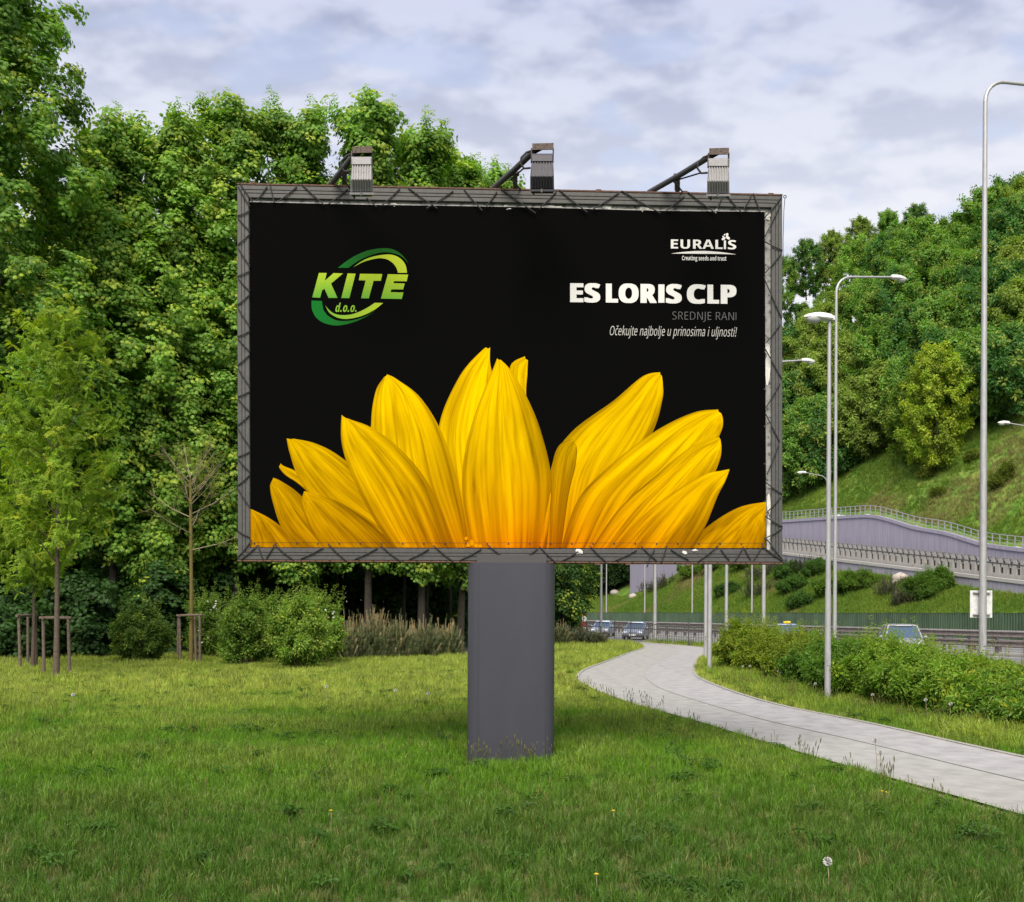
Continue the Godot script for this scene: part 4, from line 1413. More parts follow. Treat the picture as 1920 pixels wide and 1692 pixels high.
# ---------- floodlights on the board's top edge ----------
func floodlights() -> void:
	# x of the housing's left and right side, top of the bracket box, arm's foot, post
	var spec := [
		["pale grey floodlight on a bent arm above the billboard's left part, leaves behind", 657.0, 697.0, 275.0, Vector2(617, 349), Vector2(646, 338), M.flood_light_grey],
		["dark purplish floodlight above the middle of the billboard's top edge", 994.0, 1037.0, 269.0, Vector2(923, 355), Vector2(966, 342), M.flood_dark_grey],
		["pale grey floodlight above the billboard's right part, against open sky", 1326.0, 1366.0, 278.0, Vector2(1217, 361), Vector2(1270, 346), M.flood_light_grey]]
	for q in spec:
		var foot := bp(q[4].x, q[4].y, -0.2) + BASE
		var fl := thing("floodlight", q[0], "floodlight", foot, 0.0, "floodlights along the top of the billboard")
		var x0: float = q[1]
		var x1: float = q[2]
		var y0: float = q[3]
		var w := x1 - x0
		var P := func(x: float, y: float, off: float) -> Vector3: return bp(x, y, off) + BASE - foot
		# rusty box at the end of the arm
		var mb := MB.new()
		mb.loft([[P.call(x0 + 4, y0, 0.95), P.call(x1 + 1, y0 - 1, 0.95), P.call(x1 + 1, y0 + 11, 0.95), P.call(x0 + 4, y0 + 12, 0.95)], [P.call(x0 + 4, y0 + 1, 0.78), P.call(x1 + 1, y0, 0.78), P.call(x1 + 1, y0 + 12, 0.78), P.call(x0 + 4, y0 + 13, 0.78)]])
		put("ballast_box", mb.mesh(M.rusty_box), fl)
		# arm and post
		mb = MB.new()
		mb.tube(PackedVector3Array([P.call(q[4].x, q[4].y, -0.2), P.call(lerpf(q[4].x, x0 + 8, 0.5), lerpf(q[4].y, y0 + 14, 0.48), 0.3), P.call(x0 + 8, y0 + 14, 0.8), P.call(x0 + 20, y0 + 8, 0.86)]), PackedFloat32Array([0.034, 0.034, 0.034, 0.03]), 8)
		put("arm", mb.mesh(M.dark_steel), fl)
		mb = MB.new()
		mb.bar(P.call(q[5].x, q[5].y + 12, -0.05), P.call(q[5].x, q[5].y - 16, 0.1), 0.05, 0.05, NORM)
		mb.box(P.call(q[5].x, q[5].y - 16, 0.1), Vector3(0.09, 0.02, 0.09))
		put("post", mb.mesh(M.rusty_box), fl)
		# two straps
		mb = MB.new()
		for x in [x0 + 2.5, x1 + 0.5]:
			mb.bar(P.call(x, y0 + 10, 0.86), P.call(x - 0.5, y0 + 36, 0.88), 0.012, 0.03, NORM)
		put("strap", mb.mesh(M.rusty_box), fl)
		# housing: narrow above, swelling in the middle, wide below
		mb = MB.new()
		var rows := [[19.0, 2.0, 0.0, 0.93, 0.80], [22.0, 1.5, 0.3, 0.97, 0.76], [33.0, 1.5, 0.3, 0.985, 0.74], [34.5, 2.8, 0.0, 0.965, 0.74], [48.0, 1.5, 1.0, 0.99, 0.66], [62.0, 0.0, 1.6, 1.03, 0.58], [84.0, 0.0, 2.0, 0.95, 0.5], [87.0, 0.4, 2.2, 0.93, 0.5]]
		var rings := []
		for r in rows:
			var ring := []
			for c in [[x0 + r[1] + 2, r[3]], [x1 + r[2] - 2, r[3]], [x1 + r[2], r[3] - 0.03], [x1 + r[2], r[4]], [x0 + r[1], r[4]], [x0 + r[1], r[3] - 0.03]]:
				ring.append(P.call(c[0], y0 + r[0], c[1]))
			rings.append(ring)
		mb.loft(rings)
		put("housing", mb.mesh(q[6]), fl)
		# cooling ribs down the back
		for k in 8:
			var x := x0 + 4.0 + k * (w - 6.0) / 7.0
			mb = MB.new()
			for seg in [[36.0, 0.975, 48.0, 0.996], [48.0, 0.996, 62.0, 1.036], [62.0, 1.036, 83.0, 0.962]]:
				mb.bar(P.call(x, y0 + seg[0], seg[1]), P.call(x + 0.4, y0 + seg[2], seg[3]), 0.010, 0.02, NORM)
			put("rib", mb.mesh(q[6]), fl)
		# rim, glass and catch below
		mb = MB.new()
		mb.loft([[P.call(x0 - 1.5, y0 + 86, 0.99), P.call(x1 + 4, y0 + 86, 0.99), P.call(x1 + 4, y0 + 86, 0.48), P.call(x0 - 1.5, y0 + 86, 0.48)], [P.call(x0 - 1.5, y0 + 90, 0.985), P.call(x1 + 4, y0 + 90, 0.985), P.call(x1 + 4, y0 + 90, 0.48), P.call(x0 - 1.5, y0 + 90, 0.48)]])
		put("rim", mb.mesh(q[6]), fl)
		mb = MB.new()
		mb.loft([[P.call(x0 + 1, y0 + 90, 0.96), P.call(x1 + 1.5, y0 + 90, 0.96), P.call(x1 + 1.5, y0 + 90, 0.5), P.call(x0 + 1, y0 + 90, 0.5)], [P.call(x0 + 2.5, y0 + 94, 0.9), P.call(x1, y0 + 94, 0.9), P.call(x1, y0 + 94, 0.52), P.call(x0 + 2.5, y0 + 94, 0.52)]])
		put("glass", mb.mesh(M.glass_dark), fl)
		mb = MB.new()
		mb.box(P.call((x0 + x1) * 0.5, y0 + 89, 0.99), Vector3(0.022, 0.035, 0.02))
		mb.box(P.call(x0 + 7, y0 + 95, 0.93), Vector3(0.018, 0.025, 0.02))
		put("catch", mb.mesh(M.dark_steel), fl)
		# cable loop and the cable along the arm
		mb = MB.new()
		mb.tube(PackedVector3Array([P.call(x0 + 8, y0 + 12, 0.84), P.call(x0 - 7, y0 + 17, 0.86), P.call(x0 - 17, y0 + 27, 0.86), P.call(x0 - 18, y0 + 38, 0.86), P.call(x0 - 11, y0 + 47, 0.86), P.call(x0 + 1, y0 + 46, 0.86)]), PackedFloat32Array([0.011, 0.011, 0.011, 0.011, 0.011, 0.011]), 6)
		put("cable", mb.mesh(M.rope), fl)
		var mc := MB.new()
		mc.tube(PackedVector3Array([P.call(x0 - 11, y0 + 46, 0.5), P.call(q[5].x - 8, q[5].y - 6, 0.2), P.call(q[5].x + 2, q[5].y + 4, 0.12), P.call(q[5].x + 10, q[5].y + 14, 0.0)]), PackedFloat32Array([0.009, 0.009, 0.009, 0.009]), 6)
		put("cable", mc.mesh(M.rope), fl)


# ---------- street lamps ----------
func lamp_head(parent: Node3D, p: Vector3, dir: Vector3, l: float, name_ := "lamp_head") -> void:
	# a flat white housing that narrows to its tip, a glass bowl under it
	var s := Vector3(-dir.z, 0, dir.x).normalized()
	var mb := MB.new()
	var rings := []
	for r in [[0.0, 0.055, 0.0, 0.10], [0.06, 0.075, -0.05, 0.13], [0.35, 0.10, -0.05, 0.15], [0.6, 0.105, -0.035, 0.14], [0.85, 0.07, -0.01, 0.09], [1.0, 0.015, 0.0, 0.03]]:
		var ring := []
		for k in 10:
			var a := TAU * k / 10.0
			var y := sin(a)
			ring.append(p + dir * l * r[0] + s * cos(a) * r[1] * l * 1.6 + Vector3(0, (r[3] if y > 0 else -r[2]) * y * l * 1.25, 0))
		rings.append(ring)
	mb.loft(rings)
	put(name_, mb.mesh(M.lamp_white), parent)
	mb = MB.new()
	mb.blob(p + dir * l * 0.66 + Vector3(0, -0.02 * l, 0), l * 0.26, l * 0.16, l * 0.15, 12, Basis(dir, Vector3.UP, s), 0.3)
	put("glass_bowl", mb.mesh(M.lamp_bowl), parent)

func street_lamp(label: String, base: Vector3, h: float, arm: Vector3, r0: float, r1: float, head := 0.75, group := "") -> void:
	var t := thing("street_lamp", label, "street lamp", base, 0.0, group)
	var mb := MB.new()
	var bend := 0.75
	var n := arm.normalized()
	var lean := Vector3(0, 0, 0)
	var p := PackedVector3Array([Vector3(0, -0.1, 0), Vector3(0, h * 0.3, 0), Vector3(0, h - bend, 0)])
	var r := PackedFloat32Array([r0, lerpf(r0, r1, 0.35), r1])
	mb.tube(p, r, 10)
	put("pole", mb.mesh(M.galvanised), t)
	mb = MB.new()
	p = PackedVector3Array()
	r = PackedFloat32Array()
	for k in 7:
		var a := PI / 2 * k / 6.0
		p.append(Vector3(0, h - bend + sin(a) * bend * 0.92, 0) + n * (1.0 - cos(a)) * bend)
		r.append(lerpf(r1, r1 * 0.8, k / 6.0))
	p.append(Vector3(0, h + 0.12, 0) + arm)
	r.append(r1 * 0.7)
	mb.tube(p, r, 8)
	put("arm", mb.mesh(M.galvanised), t)
	lamp_head(t, Vector3(0, h + 0.10, 0) + arm, n, head)
	mb = MB.new()
	mb.tube(PackedVector3Array([Vector3(0, -0.05, 0), Vector3(0, 0.04, 0)]), PackedFloat32Array([r0 * 1.9, r0 * 1.9]), 10)
	mb.box(Vector3(0, 1.0, r0 * 0.98), Vector3(0.09, 0.3, 0.02))
	put("foot", mb.mesh(M.galvanised), t)

func lamps() -> void:
	var across := rp(0, 1, 0)
	# the lamp standing in the strip between path and hedge: its head sits straight on the pole
	var b := gp(1552, 1321)
	var t := thing("path_lamp", "short path lamp in the grass before the hedge, its head straight on the pole", "street lamp", b)
	var h := 7.5
	var mb := MB.new()
	mb.tube(PackedVector3Array([Vector3(0, -0.1, 0), Vector3(0, 2.2, 0), Vector3(0, 2.25, 0), Vector3(0, h, 0)]), PackedFloat32Array([0.062, 0.058, 0.052, 0.034]), 12)
	put("pole", mb.mesh(M.galvanised), t)
	lamp_head(t, Vector3(0.06, h + 0.02, 0), Vector3(-0.97, 0, 0.24).normalized(), 0.62)
	mb = MB.new()
	mb.box(Vector3(0.02, h + 0.03, 0), Vector3(0.15, 0.09, 0.12), Basis.IDENTITY, 0.01)
	put("lamp_neck", mb.mesh(M.lamp_white), t)
	mb = MB.new()
	mb.box(Vector3(0, 0.9, 0.058), Vector3(0.07, 0.28, 0.012))
	put("hatch", mb.mesh(M.galvanised), t)
	# pair of poles at the bend of the path, their heads behind the billboard
	for q in [[1330.5, 1262, "lamp post at the inner bend of the path, front one of the close pair", 0.07], [1323, 1243, "lamp post at the inner bend of the path, rear one of the close pair", 0.07]]:
		b = gp(q[0], q[1])
		t = thing("path_lamp", q[2], "street lamp", b)
		mb = MB.new()
		mb.tube(PackedVector3Array([Vector3(0, -0.1, 0), Vector3(0, 3, 0), Vector3(0, 7.4, 0)]), PackedFloat32Array([q[3], q[3] * 0.9, 0.045]), 10)
		put("pole", mb.mesh(M.galvanised), t)
		lamp_head(t, Vector3(0.05, 7.4, 0), Vector3(-0.97, 0, 0.24).normalized(), 0.62)
	# near roadside row, arms over the road
	var k := 0
	for q in [[1843.0, 30.0, 17.3, 3.2, "tall lamp post rising behind the hedge, its arm leaving the picture", 0.115, 0.062], [1565.5, 40.5, 15.0, 2.55, "thin lamp post behind the path lamp, white head on an arm to the right", 0.085, 0.055], [1432.0, 49.8, 13.9, 2.05, "lamp post right of the billboard pillar whose arm ends left of the path lamp", 0.11, 0.06], [1362.0, 53.7, 13.6, 2.2, "lamp post rising from the left end of the hedge behind the billboard", 0.10, 0.06], [1228.0, 62.0, 13.6, 2.3, "lamp post at the path fence, under the middle of the billboard's right half", 0.12, 0.06], [1127.0, 74.0, 13.6, 2.3, "lamp post at the path fence near the left end, before the oncoming cars", 0.11, 0.06]]:
		b = at(q[0], 1150, q[1])
		b.y = 0.0 if k > 0 else 0.0
		street_lamp(q[4], b, q[2] + 0.25, (across * 0.99 + Vector3(0, 0, -0.05)) * q[3], q[5], q[6], 0.78, "lamp posts along the near side of the road")
		k += 1
	# far row behind the green barrier, arms towards the camera side
	for q in [[1550.0, 13.7, "far lamp post behind the green barrier, small head pointing left beside the path lamp"], [1410.0, 13.2, "far lamp post behind the green barrier, second from the right under the billboard"], [1298.0, 13.2, "far lamp post behind the green barrier, under the billboard left of the pole pair"], [1209.0, 13.2, "far lamp post behind the green barrier, before the end of the ramp wall"], [1137.0, 13.2, "far lamp post behind the green barrier, leftmost of its row"], [1958.0, 13.5, "far lamp whose white head shows right of the tall lamp post"]]:
		var kk: float = (q[0] - 960.0) / F
		var d := 47.9 / (0.967 * kk + 0.254)
		b = at(q[0], 1150, d)
		b.y = -0.1
		street_lamp(q[2], b, q[1], -across * (2.6 if q[0] > 1900 else 2.0), 0.10, 0.055, 0.85, "lamp posts behind the green barrier")
	# white sign, seen from behind, on the tall post
	b = at(1843.0, 1150, 30.0)
	t = thing("road_sign", "blank white back of a road sign clamped behind the tall lamp post", "sign", Vector3(b.x + 0.01, at(1843, 1160, 30.0).y, b.z - 0.13))
	for s in [-1.0, 1.0]:
		mb = MB.new()
		mb.box(Vector3(s * 0.17, 0.42, 0), Vector3(0.32, 0.8, 0.02), Basis(Vector3.UP, 0.05), 0.004)
		put("plate", mb.mesh(M.sign_back), t)
	for y in [0.12, 0.76]:
		mb = MB.new()
		mb.box(Vector3(0, y, 0.05), Vector3(0.5, 0.04, 0.05))
		put("clamp", mb.mesh(M.galvanised), t)


# ---------- cars ----------
func car(called: String, label: String, category: String, p: Vector3, paint: Color, l: float, w: float, h: float, van := false) -> Node3D:
	# forward is +z, turned to run along the road towards the camera
	var t := thing(called, label, category, p, -0.257, "cars coming down the near carriageway")
	var key := "paint_%d" % M.size()
	var m := mat(key, paint, 0.3)
	m.clearcoat_enabled = true
	m.clearcoat = 0.8
	m.metallic = 0.25
	var hw := w * 0.5
	var sec := func(z: float, half: float, y0: float, y1: float) -> Array:
		return [Vector3(half * 0.86, y0, z), Vector3(half, y0 + 0.14, z), Vector3(half, lerpf(y0, y1, 0.62), z), Vector3(half * 0.93, y1 - 0.03, z), Vector3(half * 0.7, y1, z), Vector3(-half * 0.7, y1, z), Vector3(-half * 0.93, y1 - 0.03, z), Vector3(-half, lerpf(y0, y1, 0.62), z), Vector3(-half, y0 + 0.14, z), Vector3(-half * 0.86, y0, z)]
	var belt := 0.98 if van else 0.88
	var hood := 0.98 if van else 0.84
	var mb := MB.new()
	mb.loft([sec.call(-l * 0.5, hw * 0.86, 0.36, belt - 0.12), sec.call(-l * 0.5 + 0.12, hw * 0.95, 0.24, belt - 0.02), sec.call(-l * 0.28, hw, 0.20, belt + 0.02), sec.call(l * 0.05, hw, 0.20, belt), sec.call(l * 0.22, hw, 0.20, hood + 0.03), sec.call(l * 0.42, hw * 0.96, 0.22, hood - 0.10), sec.call(l * 0.48, hw * 0.90, 0.26, hood - 0.19), sec.call(l * 0.5, hw * 0.82, 0.34, hood - 0.26)])
	var body := put("body", mb.mesh(m), t)
	# cabin: glass below the roof, pillars as painted bars
	var zb := -l * (0.44 if van else 0.36)
	var zf := l * (0.26 if van else 0.17)
	var zrb := zb + 0.28
	var zrf := zf - (0.62 if van else 0.72)
	var a := hw * 0.90
	var c := hw * 0.70
	var y0 := belt - 0.01
	var y1 := h - 0.07
	var bot := [Vector3(a, y0, zf), Vector3(-a, y0, zf), Vector3(-a, y0, zb), Vector3(a, y0, zb)]
	var top := [Vector3(c, y1, zrf), Vector3(-c, y1, zrf), Vector3(-c, y1, zrb), Vector3(c, y1, zrb)]
	mb = MB.new()
	var inset := func(k: float) -> Array: return [k]
	var seats := MB.new()
	seats.box(Vector3(0, belt - 0.1, (zf + zb) * 0.5), Vector3(hw * 1.5, 0.25, (zf - zb) * 0.8))
	put("interior", seats.mesh(M.tyre), t)
	var names_ := ["windscreen", "side_window", "rear_window", "side_window"]
	for k in 4:
		var k2 := (k + 1) % 4
		var g := MB.new()
		var mid: Vector3 = (bot[k] + bot[k2] + top[k] + top[k2]) * 0.25
		g.quad(bot[k], bot[k2], top[k2], top[k], mid - Vector3(0, mid.y, (zf + zb) * 0.5))
		put(names_[k], g.mesh(M.glass_blue), t)
	for k in 4:
		mb.rod(bot[k], top[k], 0.045, 6)
	for s in [-1.0, 1.0]:
		mb.bar(Vector3(s * a, y0, (zf + zb) * 0.5), Vector3(s * c, y1, (zrf + zrb) * 0.5), 0.06, 0.05)
	put("window_pillars", mb.mesh(m), t)
	mb = MB.new()
	var rf := func(y: float, k: float) -> Array:
		var out := []
		for q in [Vector3(c, 0, zrf), Vector3(c * 0.5, 0, zrf + 0.05), Vector3(-c * 0.5, 0, zrf + 0.05), Vector3(-c, 0, zrf), Vector3(-c, 0, zrb), Vector3(c, 0, zrb)]:
			out.append(Vector3(q.x * k, y, lerpf((zrf + zrb) * 0.5, q.z, k)))
		return out
	mb.loft([rf.call(y1 - 0.01, 1.03), rf.call(y1 + 0.03, 1.0), rf.call(h, 0.82)])
	put("roof", mb.mesh(m), t)
	for s in [-1.0, 1.0]:
		for z in [l * 0.31, -l * 0.30]:
			mb = MB.new()
			mb.tube(PackedVector3Array([Vector3(s * (hw - 0.2), 0.3, z), Vector3(s * (hw - 0.02), 0.3, z), Vector3(s * (hw + 0.01), 0.3, z)]), PackedFloat32Array([0.3, 0.3, 0.27]), 18)
			var wh := put("wheel", mb.mesh(M.tyre), t)
			mb = MB.new()
			mb.tube(PackedVector3Array([Vector3(s * (hw - 0.02), 0.3, z), Vector3(s * (hw + 0.018), 0.3, z)]), PackedFloat32Array([0.19, 0.17]), 14)
			put("rim", mb.mesh(M.chrome), wh)
		mb = MB.new()
		mb.blob(Vector3(s * hw * 0.66, hood - 0.25, l * 0.475), 0.19, 0.085, 0.08, 10)
		put("headlight", mb.mesh(M.headlamp), t)
		mb = MB.new()
		mb.blob(Vector3(s * (hw + 0.07), belt + 0.06, zf - 0.22), 0.10, 0.07, 0.06, 8)
		put("mirror", mb.mesh(m), t)
		mb = MB.new()
		mb.box(Vector3(s * hw * 0.74, belt - 0.2, -l * 0.5 + 0.02), Vector3(0.22, 0.2, 0.1), Basis.IDENTITY, 0.02)
		put("tail_light", mb.mesh(M.tail_red), t)
	mb = MB.new()
	mb.box(Vector3(0, hood - 0.27, l * 0.49), Vector3(0.62, 0.11, 0.06), Basis.IDENTITY, 0.01)
	put("grille", mb.mesh(M.dark_steel), t)
	mb = MB.new()
	mb.box(Vector3(0, 0.37, l * 0.47), Vector3(w * 0.93, 0.2, 0.3), Basis.IDENTITY, 0.05)
	put("bumper", mb.mesh(M.dark_steel), t)
	mb = MB.new()
	mb.box(Vector3(0, 0.40, l * 0.47 + 0.155), Vector3(0.5, 0.11, 0.012))
	put("number_plate", mb.mesh(M.plate), t)
	return t

func cars() -> void:
	var y := -0.3
	var lane := func(x: float, d: float) -> Vector3:
		var p := at(x, 1150, d)
		return Vector3(p.x, y, p.z)
	car("car", "silver blue car coming towards the camera, left of the two under the billboard", "car", lane.call(1131, 92.0), lin(0.30, 0.34, 0.44), 4.2, 1.68, 1.42)
	car("car", "dark grey blue saloon with a pale bonnet, right of the two oncoming cars", "car", lane.call(1193, 81.0), lin(0.20, 0.235, 0.33), 4.3, 1.70, 1.42)
	var t := car("taxi", "blue taxi with a yellow roof sign, half hidden by the left part of the hedge", "taxi", lane.call(1476, 66.0), lin(0.10, 0.13, 0.30), 4.3, 1.70, 1.46)
	var mb := MB.new()
	mb.box(Vector3(0, 1.53, -0.1), Vector3(0.46, 0.17, 0.2), Basis.IDENTITY, 0.03)
	put("roof_sign", mb.mesh(M.taxi_yellow), t)
	car("van", "silver people carrier with a blue windscreen showing over the hedge", "van", lane.call(1690, 48.5), lin(0.30, 0.295, 0.34), 4.5, 1.78, 1.62, true)


func path_fence() -> void:
	# barrier of thin bars between path and road
	var o := rp(60, 23.6, 0)
	var f := thing("path_fence", "low dark fence of thin upright bars between path and road", "fence", o)
	var t0 := 46.0
	var t1 := 92.0
	var mb := MB.new()
	mb.bar(rp(t0, 23.6, 1.12) - o, rp(t1, 23.6, 1.12) - o, 0.045, 0.045)
	put("top_rail", mb.mesh(M.fence_steel), f)
	mb = MB.new()
	mb.bar(rp(t0, 23.6, 0.82) - o, rp(t1, 23.6, 0.82) - o, 0.035, 0.035)
	put("middle_rail", mb.mesh(M.fence_steel), f)
	mb = MB.new()
	mb.box(Vector3(0, 0.5, 0), Vector3(0.026, 1.16, 0.026))
	var bar_mesh := mb.mesh(M.fence_steel)
	mb = MB.new()
	mb.box(Vector3(0, 0.58, 0), Vector3(0.07, 1.3, 0.07), Basis.IDENTITY, 0.008)
	mb.box(Vector3(0, 1.24, 0), Vector3(0.085, 0.02, 0.085))
	var post_mesh := mb.mesh(M.fence_steel)
	var t := t0
	var k := 0
	while t <= t1:
		if k % 9 == 0:
			put("post", post_mesh, f, rp(t, 23.6, 0) - o)
		else:
			put("bar", bar_mesh, f, rp(t, 23.6, 0) - o)
		t += 0.32
		k += 1
	# red and white banded post at the left end
	var mp := at(1093, 1150, 78.0)
	var m := thing("marker_post", "red and white banded post half hidden behind the leaves near the oncoming cars", "marker post", Vector3(mp.x, 0, mp.z))
	for i in 6:
		mb = MB.new()
		mb.box(Vector3(0, 0.5 + i * 0.42, 0), Vector3(0.55, 0.42, 0.12))
		put("band", mb.mesh(M.band_red if i % 2 else M.band_white), m)
	mb = MB.new()
	mb.box(Vector3(0, 0.15, 0), Vector3(0.1, 0.4, 0.1))
	put("stand", mb.mesh(M.fence_steel), m)


# ---------- trees ----------
func wood(base: Vector3, h: float, r0: float, boughs: Array, m: Material, parent: Node3D, every := 3, straight := 0.5) -> void:
	var mb := MB.new()
	var p := PackedVector3Array()
	var r := PackedFloat32Array()
	var wob := Vector3(rng.randf_range(-1, 1), 0, rng.randf_range(-1, 1)) * 0.35 * (1.0 - straight)
	for i in 8:
		var u := i / 7.0
		p.append(Vector3(0, h * 0.86 * u - (0.15 if i == 0 else 0.0), 0) + wob * sin(u * 5.0))
		r.append(r0 * (1.25 if i == 0 else lerpf(1.0, 0.14, u)))
	mb.tube(p, r, 9)
	put("trunk", mb.mesh(m), parent)
	mb = MB.new()
	var k := 0
	for b in boughs:
		k += 1
		if k % every:
			continue
		var e: Vector3 = b
		var from := minf(h * 0.84, maxf(h * 0.1, e.y - Vector2(e.x, e.z).length() * 0.75))
		var u := from / (h * 0.86)
		var st := Vector3(0, from, 0) + wob * sin(u * 5.0)
		var rr := r0 * lerpf(0.42, 0.1, u)
		mb.tube(PackedVector3Array([st, st.lerp(e, 0.5) + Vector3(0, 0.05 * h * 0.3, 0) + rdir() * 0.12, e]), PackedFloat32Array([rr, rr * 0.6, rr * 0.2]), 5, false)
	if mb.v.size():
		put("branches", mb.mesh(m), parent)

func crown_points(h: float, w: float, low: float, n: int, top_power := 0.6) -> Array:
	# where the boughs of a crown end: over its whole height, further out in the middle
	var out := []
	for i in n:
		var u := (i + rng.randf()) / n
		var prof := pow(sin(PI * clampf(u * 0.86 + 0.12, 0, 1)), top_power)
		var a := i * 2.39996 + rng.randf_range(-0.5, 0.5)
		var r := w * prof * (rng.randf_range(0.72, 1.04) if i % 4 else rng.randf_range(0.15, 0.6))
		out.append(Vector3(cos(a) * r, lerpf(low, h, u) - 0.2, sin(a) * r))
	return out

func crown(parent: Node3D, boughs: Array, size: float, per: int, leaf: String, scale: float, c: Color, vary: float, tip: Color, tip_share: float, upright := 0.65) -> void:
	var trs := [[], [], []]
	var cs := [PackedColorArray(), PackedColorArray(), PackedColorArray()]
	for b in boughs:
		# leaves sit along the outer part of each bough, on side shoots that thin out to its end
		var e: Vector3 = b
		var flat := Vector2(e.x, e.z).length()
		var inner := Vector3(e.x * 0.45, e.y - 0.3 * flat - 0.5 * size, e.z * 0.45)
		var axis := (e - inner).normalized()
		var out := Vector3(e.x, 0, e.z).normalized()
		var tone := rng.randf_range(1.0 - vary, 1.0 + vary)
		var shoots := []
		for k in 5:
			var s := rng.randf_range(0.3, 1.05)
			shoots.append([inner.lerp(e, s), (axis * 0.7 + rdir() * 0.9 + Vector3(0, 0.1, 0)).normalized(), size * rng.randf_range(0.5, 1.5) * (1.25 - 0.5 * s)])
		shoots.append([e, axis, size * rng.randf_range(0.6, 1.4)])
		for i in per:
			var sh: Array = shoots[i % 6]
			var u := rng.randf()
			var p: Vector3 = sh[0] + sh[1] * sh[2] * u + rdir() * size * 0.34 * (1.15 - u) + Vector3(0, -0.16 * u * u * size, 0)
			if p.y < 0.1:
				continue
			var d: Vector3 = (sh[1] * 0.5 + out * 0.7 + rdir() * 0.5).normalized()
			var up := (d * (1.0 - upright) + Vector3.UP * upright + rdir() * 0.25).normalized()
			var k := tone * rng.randf_range(0.8, 1.2)
			var cc := c * k
			if rng.randf() < tip_share * (0.35 + 1.3 * u * u):
				cc = tip * rng.randf_range(0.8, 1.15)
			var q := i % 3
			trs[q].append(turned(up, p, scale * rng.randf_range(0.7, 1.2)))
			cs[q].append(Color(cc.r, cc.g, cc.b))
	for q in 3:
		if trs[q].size():
			scatter("crown", LEAF["%s%d" % [leaf, q]], trs[q], cs[q], parent)

func leaders(parent: Node3D, boughs: Array, n: int, above: float, leaf: String, scale: float, c: Color, tip: Color, l := 1.0) -> void:
	# leafy shoots that stand up out of a crown
	var tr := []
	var cs := PackedColorArray()
	for i in n:
		var e: Vector3 = boughs[(i * 7 + 3) % boughs.size()]
		if i < 14:
			e = boughs[boughs.size() - 1 - i % 11]
		if e.y < above:
			continue
		var out := Vector3(e.x, 0, e.z).normalized()
		var dir := (Vector3.UP * 1.3 + out * rng.randf_range(0.1, 0.7) + rdir() * 0.25).normalized()
		var len := l * rng.randf_range(0.3, 1.7)
		var k := 0.0
		while k < 1.0:
			var s := scale * lerpf(0.85, 0.4, k)
			var p := e + dir * (0.45 * l + k * len) + rdir() * 0.1 * s
			tr.append(turned((dir + rdir() * 0.35).normalized(), p, s))
			var cc := c.lerp(tip, rng.randf_range(0.0, 0.25) + 0.55 * k * rng.randf()) * rng.randf_range(0.85, 1.15)
			cs.append(Color(cc.r, cc.g, cc.b))
			k += 0.22 * scale / len
	if tr.size():
		scatter("shoots", LEAF[leaf + "1"], tr, cs, parent)

const MAPLE := Color(0.19, 0.35, 0.058)
const MAPLE_TIP := Color(0.38, 0.48, 0.07)

func maple(label: String, x: float, top: float, half: float, low_px: float, d: float, per: int, n: int, c := MAPLE, seed_ := 1, group := "maples along the left edge of the lawn") -> void:
	rng.seed = seed_ * 131 + 7
	var b := at(x, 1150, d)
	b.y = 0.05
	var h := at(x, top, d).y
	var low := maxf(0.4, at(x, low_px, d).y)
	var t := thing("maple_tree", label, "tree", b, 0.0, group)
	var w := half / F * d
	var pts := crown_points(h - 0.6, w, low, n)
	# pointed leaders at the top
	for k in 11:
		var a := rng.randf() * TAU
		var r := w * rng.randf_range(0.1, 0.75)
		pts.append(Vector3(cos(a) * r, h - r * 0.55 + rng.randf_range(-0.6, 0.3), sin(a) * r))
	wood(b, h, 0.10 + h * 0.003, pts, M.bark, t, 4)
	crown(t, pts, 0.9, per, "maple", 0.95, c, 0.22, MAPLE_TIP, 0.26, 0.45)
	leaders(t, pts, 40, h * 0.5, "maple", 0.9, c, MAPLE_TIP, 0.7)

